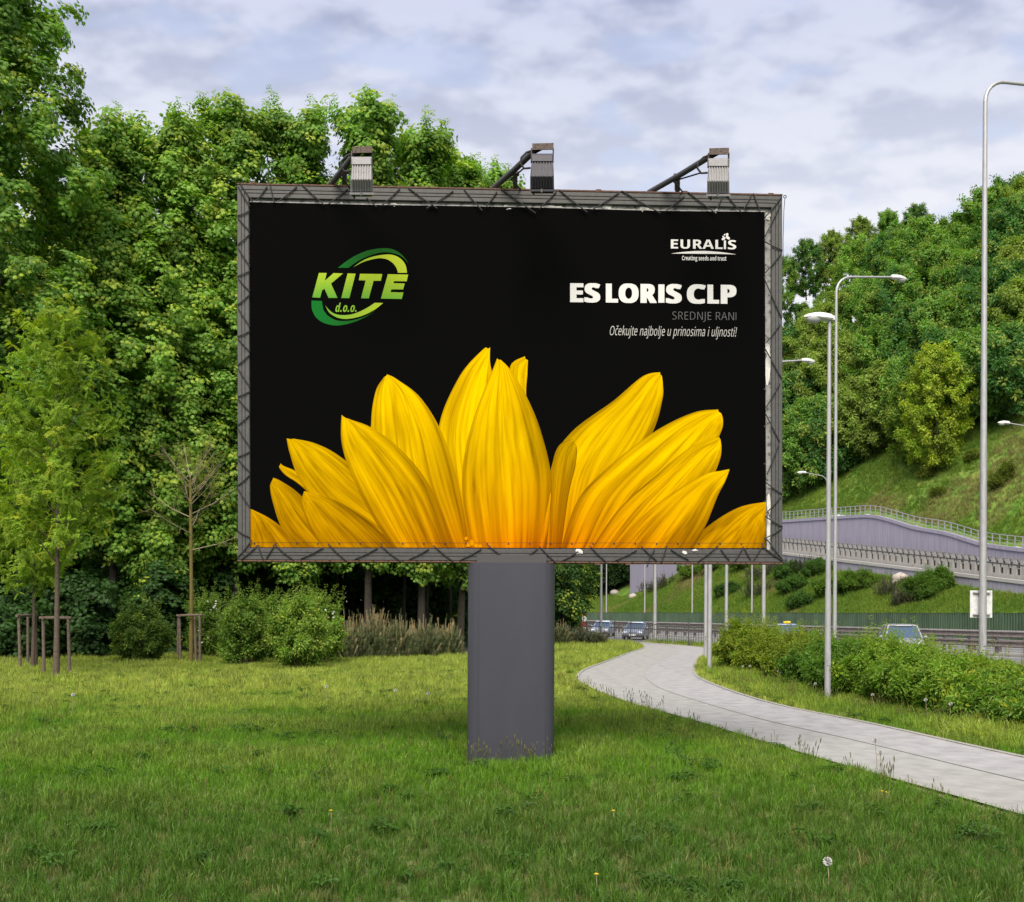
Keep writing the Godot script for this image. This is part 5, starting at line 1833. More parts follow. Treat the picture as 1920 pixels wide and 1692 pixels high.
func forest() -> void:
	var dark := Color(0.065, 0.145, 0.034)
	maple("tallest maple at the left edge, its crown leaving the picture at the top", -10, -70, 190, 900, 36.0, 40, 150, Color(0.165, 0.31, 0.058), 1)
	maple("narrow maple with a pointed top, second from the left edge", 205, 232, 105, 1010, 39.5, 34, 112, MAPLE, 2)
	maple("broad bright maple behind the bare young tree", 320, 235, 120, 1080, 40.5, 34, 122, Color(0.21, 0.37, 0.058), 3)
	maple("maple with the highest top left of the billboard", 440, 198, 115, 1040, 42.0, 34, 122, MAPLE, 4)
	maple("maple behind the billboard's upper left corner", 560, 232, 100, 1070, 43.0, 34, 112, Color(0.195, 0.36, 0.064), 5)
	maple("maple right behind the left floodlight", 690, 212, 110, 1040, 43.0, 34, 116, MAPLE, 6)
	maple("maple sloping down to the right behind the billboard's top edge", 790, 268, 80, 1060, 44.0, 32, 92, MAPLE, 7)
	maple("low maple whose top just clears the billboard right of the left floodlight", 862, 322, 50, 1090, 46.0, 30, 48, MAPLE, 8)
	maple("maple hidden behind the middle of the billboard, twigs showing at the middle floodlight", 925, 338, 45, 1060, 48.0, 30, 44, MAPLE, 9)
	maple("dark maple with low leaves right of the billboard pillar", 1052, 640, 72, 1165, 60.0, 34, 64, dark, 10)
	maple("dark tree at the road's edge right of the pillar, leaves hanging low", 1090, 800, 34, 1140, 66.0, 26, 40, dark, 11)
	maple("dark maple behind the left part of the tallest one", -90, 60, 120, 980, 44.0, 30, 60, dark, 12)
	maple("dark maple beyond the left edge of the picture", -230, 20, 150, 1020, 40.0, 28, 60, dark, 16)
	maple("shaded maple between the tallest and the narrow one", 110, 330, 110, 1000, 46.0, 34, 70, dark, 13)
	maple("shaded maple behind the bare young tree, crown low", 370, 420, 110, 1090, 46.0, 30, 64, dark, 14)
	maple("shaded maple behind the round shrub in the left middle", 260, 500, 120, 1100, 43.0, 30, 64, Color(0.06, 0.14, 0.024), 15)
	# slim trunks in the dark under the canopy
	var k := 0
	for q in [[492, 50, 0.16, "thick dark trunk in the shade above the bright shrubs"], [548, 56, 0.11, "thin dark trunk in the shade right of the bright shrubs"], [630, 52, 0.13, "trunk in the shade behind the left end of the dwarf pines"], [690, 58, 0.10, "slim trunk in the shade behind the middle of the dwarf pines"], [755, 47, 0.09, "pale slim trunk in the shade left of the pillar, left one of two"], [800, 47, 0.10, "pale slim trunk in the shade left of the pillar, right one of two"], [846, 54, 0.12, "trunk in the shade close to the pillar's left side"], [335, 48, 0.15, "dark trunk in the shade behind the bare young tree"], [30, 44, 0.2, "dark trunk in the shade behind the left tree stakes"]]:
		rng.seed = 900 + k
		k += 1
		var b := at(q[0], 1150, q[1])
		b.y = 0.05
		var t := thing("forest_tree", q[3], "tree", b, 0.0, "trunks in the shade under the trees")
		var h := rng.randf_range(13, 15)
		var pts := crown_points(h, 3.2, 6.5, 34)
		wood(b, h, q[2], pts, M.bark, t, 5)
		crown(t, pts, 1.1, 26, "maple", 1.25, dark, 0.2, MAPLE_TIP, 0.03)
	# young maples and undergrowth at the wood's edge, dark
	k = 0
	for q in [[20, 1245, 1120, 62, "dark bush at the left edge behind the tree stakes"], [98, 1240, 1060, 60, "dark undergrowth sapling between the two staked trees"], [168, 1240, 1090, 62, "dark maple sapling right of the staked trees"], [232, 1232, 980, 60, "leafy maple sapling above the round shrub"], [305, 1236, 1060, 56, "dark maple sapling left of the bare young tree"], [425, 1228, 1040, 50, "dark sapling behind the tall white-flowered shrub"], [520, 1225, 1090, 46, "dark undergrowth behind the bright shrubs"], [845, 1212, 1120, 28, "low leafy sapling at the pillar's left side behind the dwarf pines"], [740, 1212, 1150, 36, "low dark undergrowth behind the dwarf pines"]]:
		rng.seed = 1300 + k
		k += 1
		var b := gp(q[0], q[1])
		var d := -b.z + 1.0
		var h := at(q[0], q[2], d).y
		var t := thing("sapling", q[4], "sapling", Vector3(b.x * d / (d - 1.0), 0.05, -d), 0.0, "undergrowth at the edge of the wood")
		var pts := crown_points(h, q[3] / F * d, 0.5, 26, 0.4)
		wood(b, h, 0.05, pts, M.bark, t, 4)
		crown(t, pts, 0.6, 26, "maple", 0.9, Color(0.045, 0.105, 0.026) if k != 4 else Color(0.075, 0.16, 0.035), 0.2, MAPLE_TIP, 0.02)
	# the wood behind, a mass of leaves nobody could count
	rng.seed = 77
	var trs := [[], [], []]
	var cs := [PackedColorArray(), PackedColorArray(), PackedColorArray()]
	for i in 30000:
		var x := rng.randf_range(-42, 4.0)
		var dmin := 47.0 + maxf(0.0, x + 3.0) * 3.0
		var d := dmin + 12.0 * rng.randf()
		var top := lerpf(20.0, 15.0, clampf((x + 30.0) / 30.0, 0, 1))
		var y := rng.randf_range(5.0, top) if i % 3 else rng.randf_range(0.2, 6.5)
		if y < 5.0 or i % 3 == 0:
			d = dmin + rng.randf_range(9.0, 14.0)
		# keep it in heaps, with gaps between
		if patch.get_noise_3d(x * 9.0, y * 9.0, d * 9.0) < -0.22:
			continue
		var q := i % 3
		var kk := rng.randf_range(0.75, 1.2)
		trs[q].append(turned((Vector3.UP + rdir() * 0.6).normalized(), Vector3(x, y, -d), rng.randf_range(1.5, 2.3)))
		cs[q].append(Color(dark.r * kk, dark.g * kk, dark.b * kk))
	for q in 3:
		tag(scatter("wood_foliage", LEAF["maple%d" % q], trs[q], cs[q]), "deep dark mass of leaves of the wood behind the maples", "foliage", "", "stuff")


func stakes(label: String, spots: Array, tops: Array, bars: Array, d0: float) -> void:
	# posts round a young tree, joined by cross bars near their tops
	var o := gp(spots[0][0], spots[0][1])
	var t := thing("tree_stakes", label, "tree stakes", o, 0.0, "stakes round young trees")
	var heads := []
	for i in spots.size():
		var a := gp(spots[i][0], spots[i][1])
		var b := at(tops[i][0], tops[i][1], -a.z)
		heads.append(b)
		var mb := MB.new()
		mb.tube(PackedVector3Array([a - o + Vector3(0, -0.1, 0), (a + b) * 0.5 - o + rdir() * 0.008, b - o]), PackedFloat32Array([0.045, 0.042, 0.04]), 9)
		put("stake", mb.mesh(M.stake_wood), t)
	for q in bars:
		var mb := MB.new()
		var a: Vector3 = heads[q[0]] - o + Vector3(0, -0.03, 0)
		var b: Vector3 = heads[q[1]] - o + Vector3(0, -0.03, 0)
		var e := (b - a).normalized() * 0.1
		mb.tube(PackedVector3Array([a - e, b + e]), PackedFloat32Array([0.042, 0.042]), 9)
		put("cross_bar", mb.mesh(M.stake_wood), t)

func young_trees() -> void:
	rng.seed = 501
	stakes("three brown stakes with a round cross bar in front of the left staked trees", [[82, 1270], [131, 1271], [106, 1260]], [[80.5, 1157], [127.5, 1157], [106, 1156]], [[0, 1], [0, 2]], 28)
	stakes("brown stakes joined by a bar behind, round the leftmost thin trunk", [[38, 1260], [68, 1257], [52, 1250]], [[34.5, 1153], [66, 1152], [52, 1151]], [[0, 1]], 30)
	stakes("four thin stakes round the bare young tree, joined by a bar", [[338, 1247], [368, 1247], [375, 1248], [333, 1240]], [[336, 1153], [364.5, 1153], [374.5, 1152], [334, 1155]], [[0, 2], [0, 3]], 35)
	# two feathery young trees
	for q in [["feathery yellow green young tree in the front left stakes", 105.0, 1276.0, 575.0, 108.0, 1000.0, 0.075, 61], ["feathery yellow green young tree at the left edge, its crown overlapping the front one", 61.0, 1258.0, 800.0, 72.0, 1075.0, 0.06, 62]]:
		rng.seed = q[7]
		var b := gp(q[1], q[2])
		var d := -b.z
		var t := thing("young_tree", q[0], "tree", b)
		var h: float = at(q[1], q[3], d).y
		var low: float = at(q[1], q[5], d).y
		var w: float = q[4] / F * d
		var pts := crown_points(h, w, low, 64, 0.42)
		wood(b, h, q[6], pts, M.young_bark, t, 2, 0.85)
		crown(t, pts, 0.55, 13, "feather", 0.8, Color(0.29, 0.42, 0.05), 0.22, Color(0.44, 0.50, 0.05), 0.2, 0.5)
	# the bare one: many thin twigs, few leaves
	rng.seed = 71
	var b := gp(358, 1247)
	var d := -b.z
	var t := thing("bare_tree", "nearly bare young tree with an olive trunk and sparse budding twigs", "tree", b)
	var h := at(358, 900, d).y
	var top := at(352, 775, d).y
	var mb := MB.new()
	mb.tube(PackedVector3Array([Vector3(0, -0.1, 0), Vector3(0.0, h * 0.4, 0), Vector3(-0.05, h, 0)]), PackedFloat32Array([0.07, 0.06, 0.045]), 9)
	put("trunk", mb.mesh(M.olive_bark), t)
	mb = MB.new()
	var tw := MB.new()
	var tips := []
	for i in 22:
		var a := i * 2.4 + rng.randf_range(-0.4, 0.4)
		var u := i / 21.0
		var st := Vector3(-0.05 * u, lerpf(h * 0.62, h * 1.02, sqrt(u)), 0)
		var l := lerpf(1.5, 2.2, rng.randf()) * (1.0 - 0.25 * u)
		var rise := lerpf(0.35, 1.5, u)
		var dir := Vector3(cos(a), rise, sin(a)).normalized()
		if i % 3 == 0:
			dir.x = absf(dir.x)  # fuller on the right
		var e := st + dir * l
		e.y = minf(e.y, top)
		var md := st.lerp(e, 0.5) + Vector3(0, -0.08, 0)
		mb.tube(PackedVector3Array([st, md, e]), PackedFloat32Array([0.018, 0.012, 0.005]), 5, false)
		for k in 9:
			var s := md.lerp(e, rng.randf()) if k > 2 else st.lerp(md, rng.randf_range(0.4, 1))
			var f := s + (dir + rdir() * 0.9).normalized() * rng.randf_range(0.25, 0.7)
			tw.tube(PackedVector3Array([s, f]), PackedFloat32Array([0.006, 0.003]), 3, false)
			tips.append(f)
			tips.append(s.lerp(f, 0.6))
	put("branches", mb.mesh(M.twig), t)
	put("twigs", tw.mesh(M.twig), t)
	var tr := []
	var cs := PackedColorArray()
	for f in tips:
		if rng.randf() < 0.75:
			tr.append(turned((Vector3.UP + rdir()).normalized(), f, rng.randf_range(0.25, 0.6)))
			var k := rng.randf_range(0.8, 1.2)
			cs.append(Color(0.27 * k, 0.31 * k, 0.05 * k))
	scatter("leaves", LEAF.shrub0, tr, cs, t)


# ---------- shrubs ----------
func bush(called: String, label: String, b: Vector3, rx: float, rz: float, h: float, n: int, per: int, size: float, leaf: String, scale: float, c: Color, tip: Color, share: float, group := "", seed_ := 1, low := 0.12, upright := 0.6) -> Node3D:
	rng.seed = seed_ * 977
	var t := thing(called, label, "shrub", b, 0.0, group)
	var pts := []
	for i in n:
		var u := (i + rng.randf()) / n
		var prof := pow(sin(PI * clampf(u * 0.80 + 0.16, 0, 1)), 0.55)
		var a := i * 2.39996 + rng.randf_range(-0.4, 0.4)
		var k := prof * rng.randf_range(0.4, 1.12)
		pts.append(Vector3(cos(a) * rx * k, lerpf(low * h, h * 0.92, u) + (rng.randf_range(-0.05, 0.08) if i % 5 else rng.randf_range(0.0, 0.2)) * h, sin(a) * rz * k))
	var mb := MB.new()
	for i in range(0, n, 3):
		var e: Vector3 = pts[i]
		var f := Vector3(e.x * 0.12, -0.05, e.z * 0.12)
		mb.tube(PackedVector3Array([f, f.lerp(e, 0.5) + Vector3(0, 0.1 * h, 0), e]), PackedFloat32Array([0.018, 0.012, 0.005]), 4, false)
	put("stems", mb.mesh(M.twig), t)
	crown(t, pts, size, per, leaf, scale, c, 0.25, tip, share, upright)
	leaders(t, pts, n, h * 0.35, leaf, scale * 0.9, c, tip, minf(0.42, h * 0.22) * scale * (1.9 if called == "hedge_shrub" else 1.0))
	return t

func pine(label: String, b: Vector3, rx: float, rz: float, h: float, n: int, needle: Color, candle: Color, candle_share: float, scale: float, seed_: int, group: String) -> void:
	# a dwarf pine: many upright shoots, the young ones pale
	rng.seed = seed_ * 613
	var t := thing("dwarf_pine", label, "shrub", b, 0.0, group)
	var trs := [[], [], []]
	var cs := [PackedColorArray(), PackedColorArray(), PackedColorArray()]
	var mb := MB.new()
	for i in n / 3:
		# a stem with shoots round it, one standing above the rest
		var a := rng.randf() * TAU
		var r := sqrt(rng.randf())
		var x := cos(a) * rx * r
		var z := sin(a) * rz * r
		var hh := h * (1.0 - 0.3 * r * r) * (rng.randf_range(0.6, 0.86) if i % 4 else rng.randf_range(0.88, 1.08))
		var lean := Vector3(cos(a) * r * 0.22, 1, sin(a) * r * 0.22).normalized()
		var y := 0.0
		var lev := 0
		var s := scale
		while y < hh:
			var left := (hh - y) / hh
			for k in 3 if left > 0.3 else 1:
				s = scale * rng.randf_range(0.75, 1.1)
				var cc := needle * rng.randf_range(0.7, 1.3)
				if left < 0.22 or (rng.randf() < 0.35 and k == 0):
					if rng.randf() < candle_share:
						cc = candle * rng.randf_range(0.75, 1.2)
				var q := (i + lev + k) % 3
				var off := rdir() * 0.14 * s * left
				var tr := turned((lean + rdir() * (0.4 if left > 0.3 else 0.06)).normalized(), Vector3(x, y, z) + lean * 0.05 + Vector3(off.x, off.y * 0.5, off.z), s)
				if left <= 0.3:
					tr.basis = tr.basis * Basis.from_scale(Vector3(0.6, 1.0, 0.6))
				trs[q].append(tr)
				cs[q].append(Color(cc.r, cc.g, cc.b))
			y += 0.22 * scale
			lev += 1
		if i % 2 == 0:
			mb.tube(PackedVector3Array([Vector3(x * 0.3, -0.05, z * 0.3), Vector3(x, hh * 0.6, z)]), PackedFloat32Array([0.02, 0.008]), 4, false)
	put("stems", mb.mesh(M.bark), t)
	for q in 3:
		if trs[q].size():
			scatter("shoots", LEAF["pine%d" % q], trs[q], cs[q], t)

func shrubs() -> void:
	var g := "shrubs before the wood"
	var c := Color(0.165, 0.28, 0.048)
	var tip := Color(0.34, 0.43, 0.09)
	bush("round_shrub", "round dull green shrub between the staked trees and the bare tree", gp(268, 1246), 0.84, 0.8, 1.6, 46, 24, 0.22, "shrub", 1.15, Color(0.12, 0.205, 0.042), tip, 0.14, g, 1, 0.15)
	bush("flowering_shrub", "tall green shrub with a few white flowers behind the bare tree", gp(386, 1240), 0.58, 0.6, 2.15, 44, 22, 0.2, "shrub", 1.15, c, tip, 0.2, g, 2, 0.12)
	bush("green_shrub", "broad green shrub right of the bare tree", gp(462, 1252), 0.8, 0.8, 1.95, 54, 22, 0.21, "shrub", 1.15, c, tip, 0.2, g, 3, 0.12)
	bush("green_shrub", "green shrub behind the brightest one, left of the dwarf pines", gp(515, 1243), 0.7, 0.7, 2.0, 44, 22, 0.2, "shrub", 1.15, c, tip, 0.16, g, 4, 0.12)
	bush("bright_shrub", "brightest light green shrub left of the dwarf pines, nearest the camera", gp(562, 1260), 0.72, 0.75, 1.85, 56, 24, 0.2, "shrub", 1.2, Color(0.21, 0.345, 0.055), Color(0.42, 0.5, 0.11), 0.32, g, 5, 0.16)
	bush("bright_shrub", "light green shrub touching the dwarf pines with tall top shoots", gp(604, 1250), 0.55, 0.6, 1.95, 44, 22, 0.2, "shrub", 1.15, Color(0.20, 0.33, 0.055), Color(0.42, 0.5, 0.11), 0.28, g, 6, 0.14)
	# white flowers on the tall and the bright shrub
	var needle := Color(0.105, 0.13, 0.055)
	var candle := Color(0.43, 0.34, 0.19)
	var pg := "dwarf pines before the wood"
	var k := 0
	for q in [[655, 1242, 1162, 30, "dwarf pine with pale upright shoots, leftmost of the row by the bright shrub"], [700, 1240, 1150, 30, "dwarf pine with the tallest candle shoots, second from the left of the row"], [748, 1239, 1164, 30, "dwarf pine with dense brown shoots in the middle of the row"], [795, 1236, 1168, 28, "dwarf pine right of the row's middle"], [836, 1234, 1172, 26, "dwarf pine at the row's right end, beside the pillar"], [1052, 1214, 1172, 15, "pale dwarf pine right of the pillar, left one"], [1085, 1211, 1180, 16, "dwarf pine right of the pillar, darker middle one"], [1118, 1213, 1188, 15, "low dark dwarf pine at the road fence"]]:
		var b := gp(q[0], q[1])
		var d := -b.z
		var h: float = at(q[0], q[2], d).y
		var big := d / 38.0
		pine(q[4], b, q[3] / F * d, q[3] / F * d * 0.8, h, int(210 if k < 5 else 130), needle if k < 6 else Color(0.08, 0.095, 0.05), candle if k < 6 else Color(0.24, 0.18, 0.09), 0.75 if k < 6 else 0.4, 0.95 * sqrt(big), 20 + k, pg)
		k += 1


func hedge() -> void:
	var g := "shrubs of the hedge along the road"
	var yellow := Color(0.19, 0.27, 0.028)
	var ytip := Color(0.38, 0.42, 0.04)
	var deep := Color(0.12, 0.235, 0.036)
	var mid := Color(0.195, 0.33, 0.04)
	var list := [
		[1362, 1262, 1.55, 0.75, yellow, ytip, 0.2, "bright yellow green shrub at the far left end of the hedge", 0.5],
		[1408, 1270, 1.45, 0.8, yellow, ytip, 0.2, "bright yellow green hedge shrub, second from the far end", 0.5],
		[1458, 1282, 1.45, 0.8, Color(0.175, 0.245, 0.028), ytip, 0.15, "yellowish hedge shrub before the taxi", 0.4],
		[1512, 1296, 1.36, 0.85, deep, mid, 0.15, "dark round dense hedge shrub left of the path lamp", 0.7],
		[1562, 1306, 1.30, 0.85, deep, mid, 0.2, "dark dense hedge shrub directly behind the path lamp", 0.7],
		[1618, 1316, 1.22, 0.85, mid, ytip, 0.06, "mid green hedge shrub right of the path lamp", 0.6],
		[1680, 1330, 1.14, 0.85, mid, ytip, 0.08, "green hedge shrub before the silver people carrier", 0.5],
		[1742, 1340, 1.05, 0.8, mid, ytip, 0.1, "upright leafy hedge shrub left of the tall lamp post", 0.45],
		[1802, 1350, 0.95, 0.8, Color(0.18, 0.31, 0.04), ytip, 0.08, "upright hedge shrub at the foot of the tall lamp post", 0.45],
		[1862, 1362, 0.85, 0.75, Color(0.155, 0.28, 0.04), ytip, 0.04, "darker hedge shrub right of the tall lamp post", 0.5],
		[1922, 1372, 0.85, 0.75, Color(0.155, 0.28, 0.04), ytip, 0.04, "hedge shrub at the right edge of the picture", 0.5]]
	var k := 0
	for q in list:
		var b := gp(q[0], q[1])
		b += Vector3(0.75, 0, -0.55) + Vector3(-0.3, 0, 0.9) * smoothstep(2.0, 5.0, k)
		bush("hedge_shrub", q[7], b, q[3] * 1.1, q[3] * 1.25, q[2] - 0.36 - 0.2 * minf(1.0, k / 2.0) + 0.12 * smoothstep(3.0, 5.0, k) * 2.2 - 0.12 * smoothstep(7.0, 10.0, k), 76, 40, 0.24, "shrub", 1.05, q[4], q[5], q[6], g, 40 + k, 0.1, q[8])
		if k > 1:
			# the row's second rank, towards the road
			pass
		k += 1
	k = 0
	for q in [[1440, 1262, 1.35, "hedge shrub of the rear rank before the taxi"], [1540, 1282, 1.28, "hedge shrub of the rear rank behind the path lamp"], [1640, 1300, 1.16, "hedge shrub of the rear rank left of the people carrier"], [1740, 1316, 1.0, "hedge shrub of the rear rank right of the people carrier"]]:
		var b := gp(q[0], q[1]) + Vector3(0.9, 0, -1.0)
		bush("hedge_shrub", q[3], b, 1.2, 1.1, q[2] - 0.42, 60, 36, 0.26, "shrub", 1.1, mid, ytip, 0.2, g, 60 + k, 0.2, 0.5)
		k += 1
	# bare reddish shoots standing out of the hedge's right part
	rng.seed = 88
	for i in 26:
		var x := rng.randf_range(1770, 1925) if i < 20 else rng.randf_range(1370, 1600)
		var b := gp(x, lerpf(1262, 1372, (x - 1346) / 574.0)) + Vector3(0.7, 0, rng.randf_range(-1.6, -0.3))
		var h := rng.randf_range(1.05, 1.75) if i < 20 else rng.randf_range(1.5, 1.75)
		var mb := MB.new()
		mb.tube(PackedVector3Array([Vector3(0, 0, 0), Vector3(rng.randf_range(-0.05, 0.05), h * 0.5, 0), Vector3(rng.randf_range(-0.12, 0.12), h, rng.randf_range(-0.1, 0.1))]), PackedFloat32Array([0.006, 0.005, 0.002]), 4, false)
		var o := put("bare_shoot", mb.mesh(M.red_twig), null, b)
		tag(o, "thin bare reddish shoot standing up out of the hedge", "shoot", "bare shoots in the hedge")


# ---------- the hill's trees ----------
func hill_trees() -> void:
	var tones := [[Color(0.20, 0.38, 0.08), "mid green"], [Color(0.10, 0.24, 0.065), "dark green"], [Color(0.25, 0.43, 0.085), "light green"], [Color(0.27, 0.37, 0.08), "olive green"]]
	var rows := [
		["at the lower edge of the hillside wood", [[1478, 938], [1520, 922], [1566, 897], [1615, 868], [1664, 848], [1716, 832], [1768, 812], [1818, 800], [1868, 790], [1915, 785]], 11.5, 4.6],
		["in the second rank of the hillside wood", [[1452, 880], [1500, 850], [1552, 818], [1606, 792], [1662, 770], [1718, 752], [1772, 738], [1826, 725], [1880, 715], [1935, 712]], 13.5, 5.2],
		["half-way up the hillside wood", [[1470, 772], [1526, 742], [1582, 712], [1640, 690], [1698, 672], [1756, 660], [1814, 646], [1872, 638], [1930, 634]], 14.0, 5.4],
		["in the upper part of the hillside wood", [[1440, 700], [1496, 655], [1552, 626], [1610, 602], [1668, 586], [1726, 574], [1786, 562], [1846, 556], [1906, 552]], 14.0, 5.6],
		["on the skyline of the hill", [[1462, 590], [1512, 562], [1560, 540], [1612, 518], [1664, 506], [1718, 500], [1766, 500], [1846, 478], [1890, 490], [1930, 496]], 13.0, 5.6]]
	var ords := ["leftmost", "second", "third", "fourth", "fifth", "sixth", "seventh", "eighth", "ninth", "rightmost"]
	var n := 0
	for row in rows:
		var k := 0
		for q in row[1]:
			rng.seed = 2000 + n * 17
			var tone: Array = tones[[0, 2, 1, 0, 3, 0, 1, 2, 0, 1, 3, 2, 0, 1][(n * 5 + k * 3) % 14]]
			var b := hill_hit(q[0], q[1])
			var h: float = row[2] * rng.randf_range(0.86, 1.1) + (6.0 if row[0].begins_with("on the sky") and q[0] < 1760 else 0.0)
			var w: float = row[3] * rng.randf_range(0.85, 1.1)
			var o: String = ords[k] if k < row[1].size() - 1 else "rightmost"
			var t := thing("hillside_tree", "%s tree %s, %s from the left" % [tone[1], row[0], o] if o != "rightmost" and o != "leftmost" else "%s tree %s, the %s one" % [tone[1], row[0], o], "tree", b, 0.0, "trees on the hillside")
			var pts := crown_points(h, w, h * 0.14, 60 if h < 16.0 else 92, 0.5)
			wood(b, h, 0.2, pts, M.bark, t, 5)
			crown(t, pts, 1.15, 24, "far", 1.15, tone[0], 0.2, Color(0.32, 0.39, 0.08), 0.22, 0.4)
			n += 1
			k += 1
	# the single yellowish tree that stands before the wood
	rng.seed = 2999
	var b := hill_hit(1755, 888)
	var t := thing("yellow_tree", "yellowish young tree alone on the grass before the hillside wood", "tree", b)
	var h := 14.5
	var pts := crown_points(h, 4.0, 1.2, 60, 0.7)
	wood(b, h, 0.14, pts, M.bark, t, 3)
	crown(t, pts, 0.9, 30, "far", 0.85, Color(0.33, 0.44, 0.055), 0.25, Color(0.55, 0.60, 0.065), 0.25, 0.5)
	b = hill_hit(1716, 872)
	t = thing("light_tree", "light green bushy tree left of the yellowish one on the hillside", "tree", b)
	pts = crown_points(11.0, 3.2, 0.6, 44, 0.6)
	wood(b, 11.0, 0.12, pts, M.bark, t, 3)
	crown(t, pts, 0.9, 28, "far", 0.85, Color(0.18, 0.29, 0.045), 0.2, Color(0.32, 0.4, 0.07), 0.2, 0.5)
	# small bushes on the open grass
	var k := 0
	for q in [[1886, 905, 1.8, 0.5, "tall yellowish weed bush on the open hillside grass"], [1868, 920, 1.3, 0.5, "smaller yellowish weed bush left of the tall one on the grass"], [1824, 868, 0.9, 0.6, "small dark bush on the open grass left of the tall lamp post"], [1740, 898, 1.1, 0.9, "low green bush at the foot of the yellowish tree"], [1760, 932, 0.5, 0.5, "tiny yellow green weed on the grass above the wall's dip"]]:
		bush("hillside_bush", q[4], hill_hit(q[0], q[1]), q[3], q[3], q[2], 14, 20, 0.3, "shrub", 2.2, Color(0.14, 0.19, 0.03), Color(0.25, 0.27, 0.05), 0.3, "small bushes on the hillside grass", 90 + k)
		k += 1
	k = 0
	for q in [[1140, 1112, 9.0, "dark bushy tree on the far slope left of the ramp wall, lower one"], [1158, 1104, 10.0, "dark bushy tree on the far slope close to the ramp wall"], [1174, 1098, 10.0, "dark bushy tree touching the left end of the ramp wall"], [1120, 1118, 9.0, "dark bushy tree on the far slope behind the leftmost lamp post"]]:
		rng.seed = 3050 + k
		b = berm_hit(q[0], q[1])
		t = thing("far_tree", q[3], "tree", b, 0.0, "dark trees beyond the ramp")
		pts = crown_points(q[2], 3.6, 1.0, 40, 0.5)
		wood(b, q[2], 0.15, pts, M.bark, t, 5)
		crown(t, pts, 1.2, 26, "far", 1.2, Color(0.05, 0.10, 0.032), 0.2, Color(0.1, 0.16, 0.05), 0.05)
		k += 1
	# dark far trees beyond the end of the ramp
	k = 0
	for q in [[1098, 175.0, 24.0, "dark far conifer-like tree beyond the ramp's end, leftmost"], [1122, 182.0, 26.0, "dark far tree beyond the ramp's end, second"], [1146, 190.0, 26.0, "dark far tree beyond the ramp's end, third"], [1166, 186.0, 27.0, "dark far tree beyond the ramp's end, beside the wall"], [1184, 200.0, 27.0, "dark far tree behind the end of the ramp wall"]]:
		rng.seed = 3100 + k
		var p := at(q[0], 1150, q[1])
		var tt: float = -0.254 * p.x - 0.967 * p.z
		var oo: float = 0.967 * p.x - 0.254 * p.z
		p.y = berm(tt, oo) if oo < 70.4 else hill(tt, oo)
		t = thing("far_tree", q[3], "tree", p, 0.0, "dark trees beyond the ramp")
		pts = crown_points(q[2], 5.0, 2.2, 50, 0.5)
		wood(p, q[2], 0.25, pts, M.bark, t, 5)
		crown(t, pts, 1.5, 28, "far", 1.5, Color(0.045, 0.085, 0.03), 0.2, Color(0.1, 0.14, 0.05), 0.05)
		k += 1


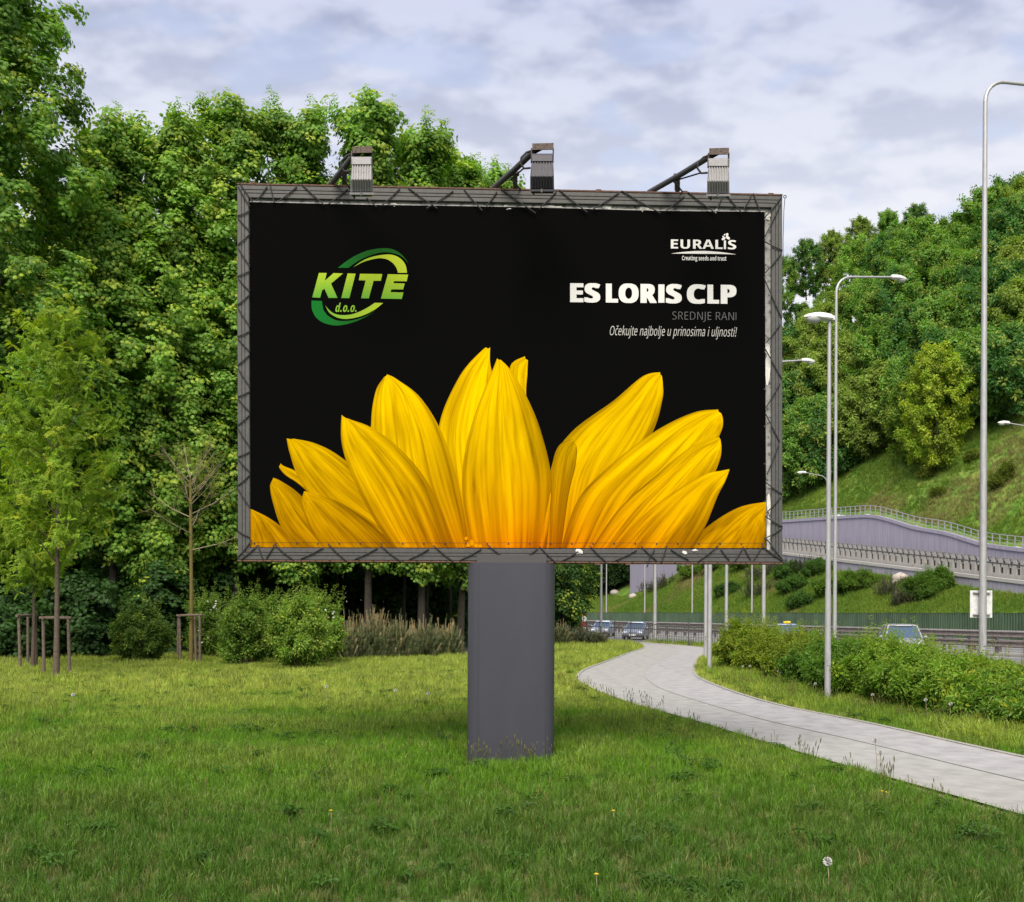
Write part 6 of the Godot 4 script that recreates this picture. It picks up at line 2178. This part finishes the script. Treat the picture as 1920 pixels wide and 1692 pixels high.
func berm_plants() -> void:
	var g := "low shrubs on the grassy bank"
	var list := [
		[1300, 1082, 4.0, 1.4, 1.3, Color(0.13, 0.22, 0.03), "light green creeping shrub at the left top of the bank, under the billboard"],
		[1345, 1070, 4.5, 1.4, 1.3, Color(0.13, 0.22, 0.03), "light green creeping shrub on the bank behind the lamp post pair"],
		[1402, 1066, 4.2, 1.4, 1.3, Color(0.14, 0.23, 0.032), "light green creeping shrub on the bank under the billboard's right corner"],
		[1366, 1118, 2.6, 1.2, 1.0, Color(0.06, 0.13, 0.026), "small dark green shrub in the middle of the bank"],
		[1480, 1085, 2.8, 1.6, 1.3, Color(0.07, 0.15, 0.028), "dark green shrub on the bank below the billboard's right corner"],
		[1490, 1112, 2.8, 1.4, 1.2, Color(0.075, 0.16, 0.028), "green shrub on the bank left of the path lamp, lower one"],
		[1500, 1142, 2.0, 1.2, 1.1, Color(0.065, 0.14, 0.028), "dark green shrub low on the bank just over the green barrier"],
		[1535, 1080, 3.0, 1.5, 1.2, Color(0.08, 0.165, 0.03), "green shrub high on the bank beside the path lamp"],
		[1560, 1118, 3.4, 1.4, 1.3, Color(0.11, 0.20, 0.028), "long light green mound on the bank right of the path lamp"],
		[1612, 1108, 3.6, 1.5, 1.4, Color(0.115, 0.205, 0.028), "light green mound on the bank left of the brown pines"],
		[1725, 1128, 2.7, 1.4, 1.6, Color(0.095, 0.18, 0.026), "dense green mound right of the brown pines on the bank"],
		[1754, 1112, 2.4, 1.3, 1.6, Color(0.10, 0.19, 0.028), "green mound highest at the right end of the bank shrubs"]]
	var k := 0
	for q in list:
		bush("bank_shrub", q[6], berm_hit(q[0], q[1]), q[2] * 0.55, q[3], q[4], 46, 26, 0.38, "shrub", 2.0, q[5], q[5] * 1.6, 0.25, g, 120 + k, 0.15, 0.5)
		k += 1
	k = 0
	for q in [[1228, 1112, 2.2, 1.5, "brownish dwarf pine on the bank by the ramp wall's left end"], [1256, 1100, 2.0, 1.5, "brownish dwarf pine on the bank, second from the wall's left end"], [1432, 1086, 2.2, 1.5, "brownish dwarf pine on the bank left of the dark shrubs"], [1425, 1118, 2.0, 1.5, "brownish dwarf pine lower on the bank behind a lamp post"], [1520, 1072, 2.2, 1.4, "brownish dwarf pine high on the bank left of the path lamp"], [1672, 1118, 2.0, 1.6, "brown dwarf pine on the bank beside the pale boulder"], [1696, 1138, 1.0, 1.3, "small brown dwarf pine at the foot of the green mound"], [1460, 1068, 2.0, 1.2, "brownish dwarf pine at the top of the bank by the billboard's corner"]]:
		pine(q[4], berm_hit(q[0], q[1]), q[2], q[2] * 0.6, q[3], 90, Color(0.06, 0.065, 0.035), Color(0.20, 0.15, 0.10), 0.6, 1.9, 140 + k, "brown pines on the bank")
		k += 1
	rng.seed = 410
	k = 0
	for q in [[1688, 1092, 0.9, "pale pinkish boulder on the bank above the brown pine"], [1678, 1097, 0.5, "small pale stone left of the boulder on the bank"], [1188, 1124, 1.0, "pale stone at the foot of the ramp wall's left end"], [1152, 1116, 1.1, "flat pale rock on the far slope left of the ramp wall"]]:
		var mb := MB.new()
		var s: float = q[2]
		var bas := Basis(Vector3.UP, rng.randf() * 3.0)
		mb.blob(Vector3(0, s * 0.3, 0), s * 0.9, s * 0.6, s * 0.7, 9, bas)
		for i in mb.v.size():
			var v := mb.v[i]
			mb.v[i] = v * (1.0 + 0.25 * patch.get_noise_3d(v.x * 60 + k * 50, v.y * 60, v.z * 60))
		tag(put("boulder", mb.mesh(M.stone), null, berm_hit(q[0], q[1])), q[3], "boulder", "stones on the bank")
		k += 1


# ---------- grass and small flowers ----------
func grass() -> void:
	rng.seed = 11
	var trs := [[], [], []]
	var cs := [PackedColorArray(), PackedColorArray(), PackedColorArray()]
	var lush := Color(0.125, 0.26, 0.018)
	var fresh := Color(0.43, 0.49, 0.09)
	var dry := Color(0.30, 0.25, 0.12)
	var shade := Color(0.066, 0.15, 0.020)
	var zones := [[3.0, 5.0, 250.0, 0.85], [5.0, 9.0, 330.0, 0.85], [9.0, 14.0, 230.0, 0.95], [14.0, 22.0, 150.0, 1.05], [22.0, 32.0, 90.0, 1.2], [32.0, 44.0, 62.0, 1.4], [44.0, 62.0, 26.0, 1.8]]
	for zn in zones:
		var d0: float = zn[0]
		var d1: float = zn[1]
		var half0 := 0.56
		var wide := half0 * (d0 + d1) * 0.5 + 3.2
		var count := int((d1 - d0) * 2.0 * wide * zn[2])
		for i in count:
			var d := sqrt(lerpf(d0 * d0, d1 * d1, rng.randf()))
			var x := rng.randf_range(-1.0, 1.0) * (half0 * d + 3.2)
			if d > 40.0 + maxf(0.0, x + 2.0) * 3.4 or 0.967 * x + 0.254 * d > 24.0:
				continue
			if on_path(x, d, 0.03 + 0.05 * rng.randf()):
				continue
			if absf(x) < 0.47 and d > 11.6 and d < 12.25:
				continue
			var n1 := patch.get_noise_2d(x * 22.0, d * 22.0)
			var n2 := patch.get_noise_2d(x * 170.0 + 300, d * 170.0)
			var f := clampf(smoothstep(11.0, 23.0, d) * 0.8 + n1 * 0.9, 0, 1)
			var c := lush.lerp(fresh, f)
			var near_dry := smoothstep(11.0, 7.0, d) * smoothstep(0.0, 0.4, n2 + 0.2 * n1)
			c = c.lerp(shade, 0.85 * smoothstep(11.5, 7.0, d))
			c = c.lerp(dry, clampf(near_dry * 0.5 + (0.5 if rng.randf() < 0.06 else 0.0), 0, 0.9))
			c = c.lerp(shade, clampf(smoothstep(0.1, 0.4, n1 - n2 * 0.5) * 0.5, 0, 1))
			var k := rng.randf_range(0.68, 1.38)
			var s: float = zn[3] * rng.randf_range(0.7, 1.25) * (1.0 + 0.4 * n1) * (1.0 - 0.35 * near_dry)
			if on_path(x, d, 0.35):
				s *= 0.75
			elif x > curve(pts_right, d):
				s *= 1.25
				c = lush.lerp(fresh, 0.35 + 0.4 * n1)
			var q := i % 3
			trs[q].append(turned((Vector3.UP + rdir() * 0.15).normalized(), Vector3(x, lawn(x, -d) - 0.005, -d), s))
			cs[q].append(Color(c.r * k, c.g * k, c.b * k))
	for q in 3:
		tag(scatter("grass", LEAF["tuft%d" % q], trs[q], cs[q]), "short green grass growing all over the lawn and the strip by the hedge", "grass", "", "stuff")
	# dark clover-like weeds in patches
	trs = [[], [], []]
	cs = [PackedColorArray(), PackedColorArray(), PackedColorArray()]
	for i in 22000:
		var d := sqrt(lerpf(30.0, 900.0, rng.randf()))
		var x := rng.randf_range(-0.55, 0.55) * d
		if patch.get_noise_2d(x * 60.0 - 500, d * 45.0) < 0.4 or on_path(x, d, 0.1) or 0.967 * x + 0.254 * d > 23.0:
			continue
		if absf(x) < 0.6 and d > 11.5 and d < 12.3:
			continue
		var k := rng.randf_range(0.75, 1.2)
		trs[i % 3].append(turned((Vector3.UP + rdir() * 0.15).normalized(), Vector3(x, lawn(x, -d) + 0.02, -d), rng.randf_range(0.6, 1.0)))
		cs[i % 3].append(Color(0.06 * k, 0.135 * k, 0.024 * k))
	for q in 3:
		tag(scatter("clover", LEAF["weed%d" % q], trs[q], cs[q]), "patches of dark green clover in the lawn", "clover", "", "stuff")
	# flowering stalks, thickest along the path and round the pillar
	var tr := []
	var co := PackedColorArray()
	for i in 500:
		var d := sqrt(lerpf(36.0, 700.0, rng.randf()))
		var x := rng.randf_range(-0.5, 0.5) * d
		if i < 70:
			x = curve(pts_left, d) - rng.randf_range(0.1, 0.9)
		elif i < 86:
			d = 11.5 - rng.randf_range(0.0, 0.12)
			x = rng.randf_range(-0.55, 0.5)
		elif i < 240:
			x = curve(pts_right, d) + rng.randf_range(0.2, 1.4)
		if on_path(x, d, 0.05) or 0.967 * x + 0.254 * d > 23.0:
			continue
		var k := rng.randf_range(0.7, 1.2)
		tr.append(turned((Vector3.UP + rdir() * 0.2).normalized(), Vector3(x, 0, -d), rng.randf_range(0.6, 1.15)))
		co.append(Color(0.17 * k, 0.19 * k, 0.06 * k))
	tag(scatter("grass_stalks", LEAF.stalk, tr, co), "thin flowering grass stalks along the path and round the pillar", "grass", "", "stuff")
	# coarse grass on bank and hillside
	trs = [[], [], []]
	cs = [PackedColorArray(), PackedColorArray(), PackedColorArray()]
	for i in 90000:
		var t := rng.randf_range(52, 165)
		var o := rng.randf_range(48.5, 59.6) if i % 2 else 70.9 + 26.0 * pow(rng.randf(), 1.3)
		var y := berm(t, o) if i % 2 else hill(t, o)
		var n1 := patch.get_noise_2d(t * 7.0, o * 7.0)
		var n2 := patch.get_noise_2d(t * 2.2 + 90, o * 2.2)
		var c := Color(0.13, 0.235, 0.028).lerp(Color(0.20, 0.29, 0.04), clampf(0.4 + n1, 0, 1))
		c = c.lerp(Color(0.30, 0.25, 0.115), smoothstep(0.16, 0.42, n2 + 0.35 * n1) * 0.75)
		var k := rng.randf_range(0.85, 1.15)
		var p := rp(t, o, y - 0.02)
		var up := (Vector3.UP + Vector3(-0.967, 0, 0.254) * 0.35 + rdir() * 0.25).normalized()
		trs[i % 3].append(turned(up, p, rng.randf_range(2.2, 4.2)))
		cs[i % 3].append(Color(c.r * k, c.g * k, c.b * k))
	for q in 3:
		tag(scatter("hillside_grass", LEAF["tuft%d" % q], trs[q], cs[q]), "rough grass on the bank and the hillside, browner in streaks", "grass", "", "stuff")

func small_things() -> void:
	# dandelion clocks: stalk and round seed head
	rng.seed = 300
	var head := MB.new()
	for i in 70:
		var d := rdir()
		var s := d.cross(Vector3(0.3, 0.8, 0.5)).normalized() * 0.0035
		head.flat(d * 0.006 - s * 0.3, d * 0.006 + s * 0.3, d * 0.03 + s * 1.6, d)
		head.flat(d * 0.03 - s * 1.6, d * 0.006, d * 0.03 + s * 1.6, d)
	var hm := head.mesh(M.seed_head)
	var spots := [[1337, 1250, "before the lamp post pair"], [1392, 1272, "at the hedge's far left end"], [1408, 1275, "left of two heads at the hedge's far end"], [1428, 1278, "before the yellow green hedge shrubs"], [1459, 1282, "beside a second one before the hedge"], [1465, 1290, "lower of two before the hedge"], [1530, 1312, "just left of the path lamp"], [1596, 1314, "tall, right of the path lamp"], [1617, 1320, "small, before the mid green hedge shrub"], [1637, 1338, "before the hedge below the people carrier"], [1739, 1356, "before the upright hedge shrubs"], [1779, 1365, "below the tall lamp post"], [1876, 1370, "near the right edge before the hedge"], [1910, 1372, "at the right edge before the hedge"], [1645, 1455, "upper one of two at the lawn side of the path"], [1655, 1466, "lower one of two at the lawn side of the path"], [1553, 1669, "nearest the camera in the lower right of the lawn"], [1182, 1362, "on the lawn left of the path's bend"], [134, 1350, "on the lawn below the staked trees"], [610, 1330, "on the lawn left of the pillar"], [740, 1330, "on the lawn near the pillar's left side"], [806, 1336, "close to the pillar's left side"]]
	for q in spots:
		var b := gp(q[0], q[1])
		b.y = lawn(b.x, b.z)
		var h := rng.randf_range(0.26, 0.4) if q[1] < 1600 else 0.17
		var t := thing("dandelion", "grey dandelion seed head " + q[2], "dandelion", b, 0.0, "dandelion clocks in the grass")
		var mb := MB.new()
		var tip := Vector3(rng.randf_range(-0.03, 0.03), h, rng.randf_range(-0.03, 0.03))
		mb.tube(PackedVector3Array([Vector3(0, -0.01, 0), tip * 0.5 + Vector3(0.006, 0, 0), tip]), PackedFloat32Array([0.004, 0.0035, 0.003]), 5, false)
		put("stalk", mb.mesh(M.twig), t)
		put("seed_head", hm, t, tip)
	# yellow dandelion flowers
	head = MB.new()
	for i in 26:
		var a := TAU * i / 26.0
		for k in 2:
			var d := Vector3(cos(a + k * 0.12), 0.25 + 0.5 * k, sin(a + k * 0.12)).normalized()
			var s := Vector3(-sin(a), 0, cos(a)) * 0.002
			head.flat(-s, s, d * (0.02 - 0.004 * k), Vector3.UP)
	hm = head.mesh(M.flower_yellow)
	for q in [[1654, 1516, "left of two by the path in the right foreground"], [1662, 1518, "right of two by the path in the right foreground"], [1536, 1316, "before the hedge beside the path lamp"], [1150, 1560, "in the foreground grass, lower middle"], [1118, 1684, "at the lower edge of the lawn"], [620, 1562, "in the grass left of the pillar's foot"], [276, 1335, "far out on the lawn at the left"]]:
		var b := gp(q[0], q[1])
		b.y = lawn(b.x, b.z)
		var t := thing("yellow_dandelion", "yellow dandelion flower " + q[2], "dandelion", b, 0.0, "yellow dandelions in the grass")
		var mb := MB.new()
		mb.tube(PackedVector3Array([Vector3(0, -0.01, 0), Vector3(0.004, 0.07, 0), Vector3(0.0, 0.13, 0.0)]), PackedFloat32Array([0.003, 0.003, 0.003]), 5, false)
		put("stalk", mb.mesh(M.twig), t)
		put("flower_head", hm, t, Vector3(0, 0.13, 0))
	# white flowers on two of the shrubs
	head = MB.new()
	for i in 14:
		var a := TAU * i / 14.0
		head.flat(Vector3.ZERO, Vector3(cos(a), 0.1, sin(a)) * 0.035, Vector3(cos(a + 0.3), 0.14, sin(a + 0.3)) * 0.035, Vector3.UP)
	var fm := head.mesh(M.torn_paper)
	for q in [["flowering_shrub", 0.62, 2.2, 20], ["bright_shrub_001", 0.6, 1.9, 14]]:
		var t: Node3D = get_node(NodePath(q[0]))
		rng.seed = 55
		for i in q[3]:
			var a := rng.randf_range(-0.6, 2.2)
			var y := rng.randf_range(0.5, q[2])
			var r: float = q[1] * (0.9 if y < q[2] * 0.7 else 0.7)
			var o := put("flower", fm, t, Vector3(cos(a) * r, y, absf(sin(a)) * r + 0.1))
			o.rotation = Vector3(rng.randf_range(0.3, 1.3), rng.randf_range(-1, 1), 0)
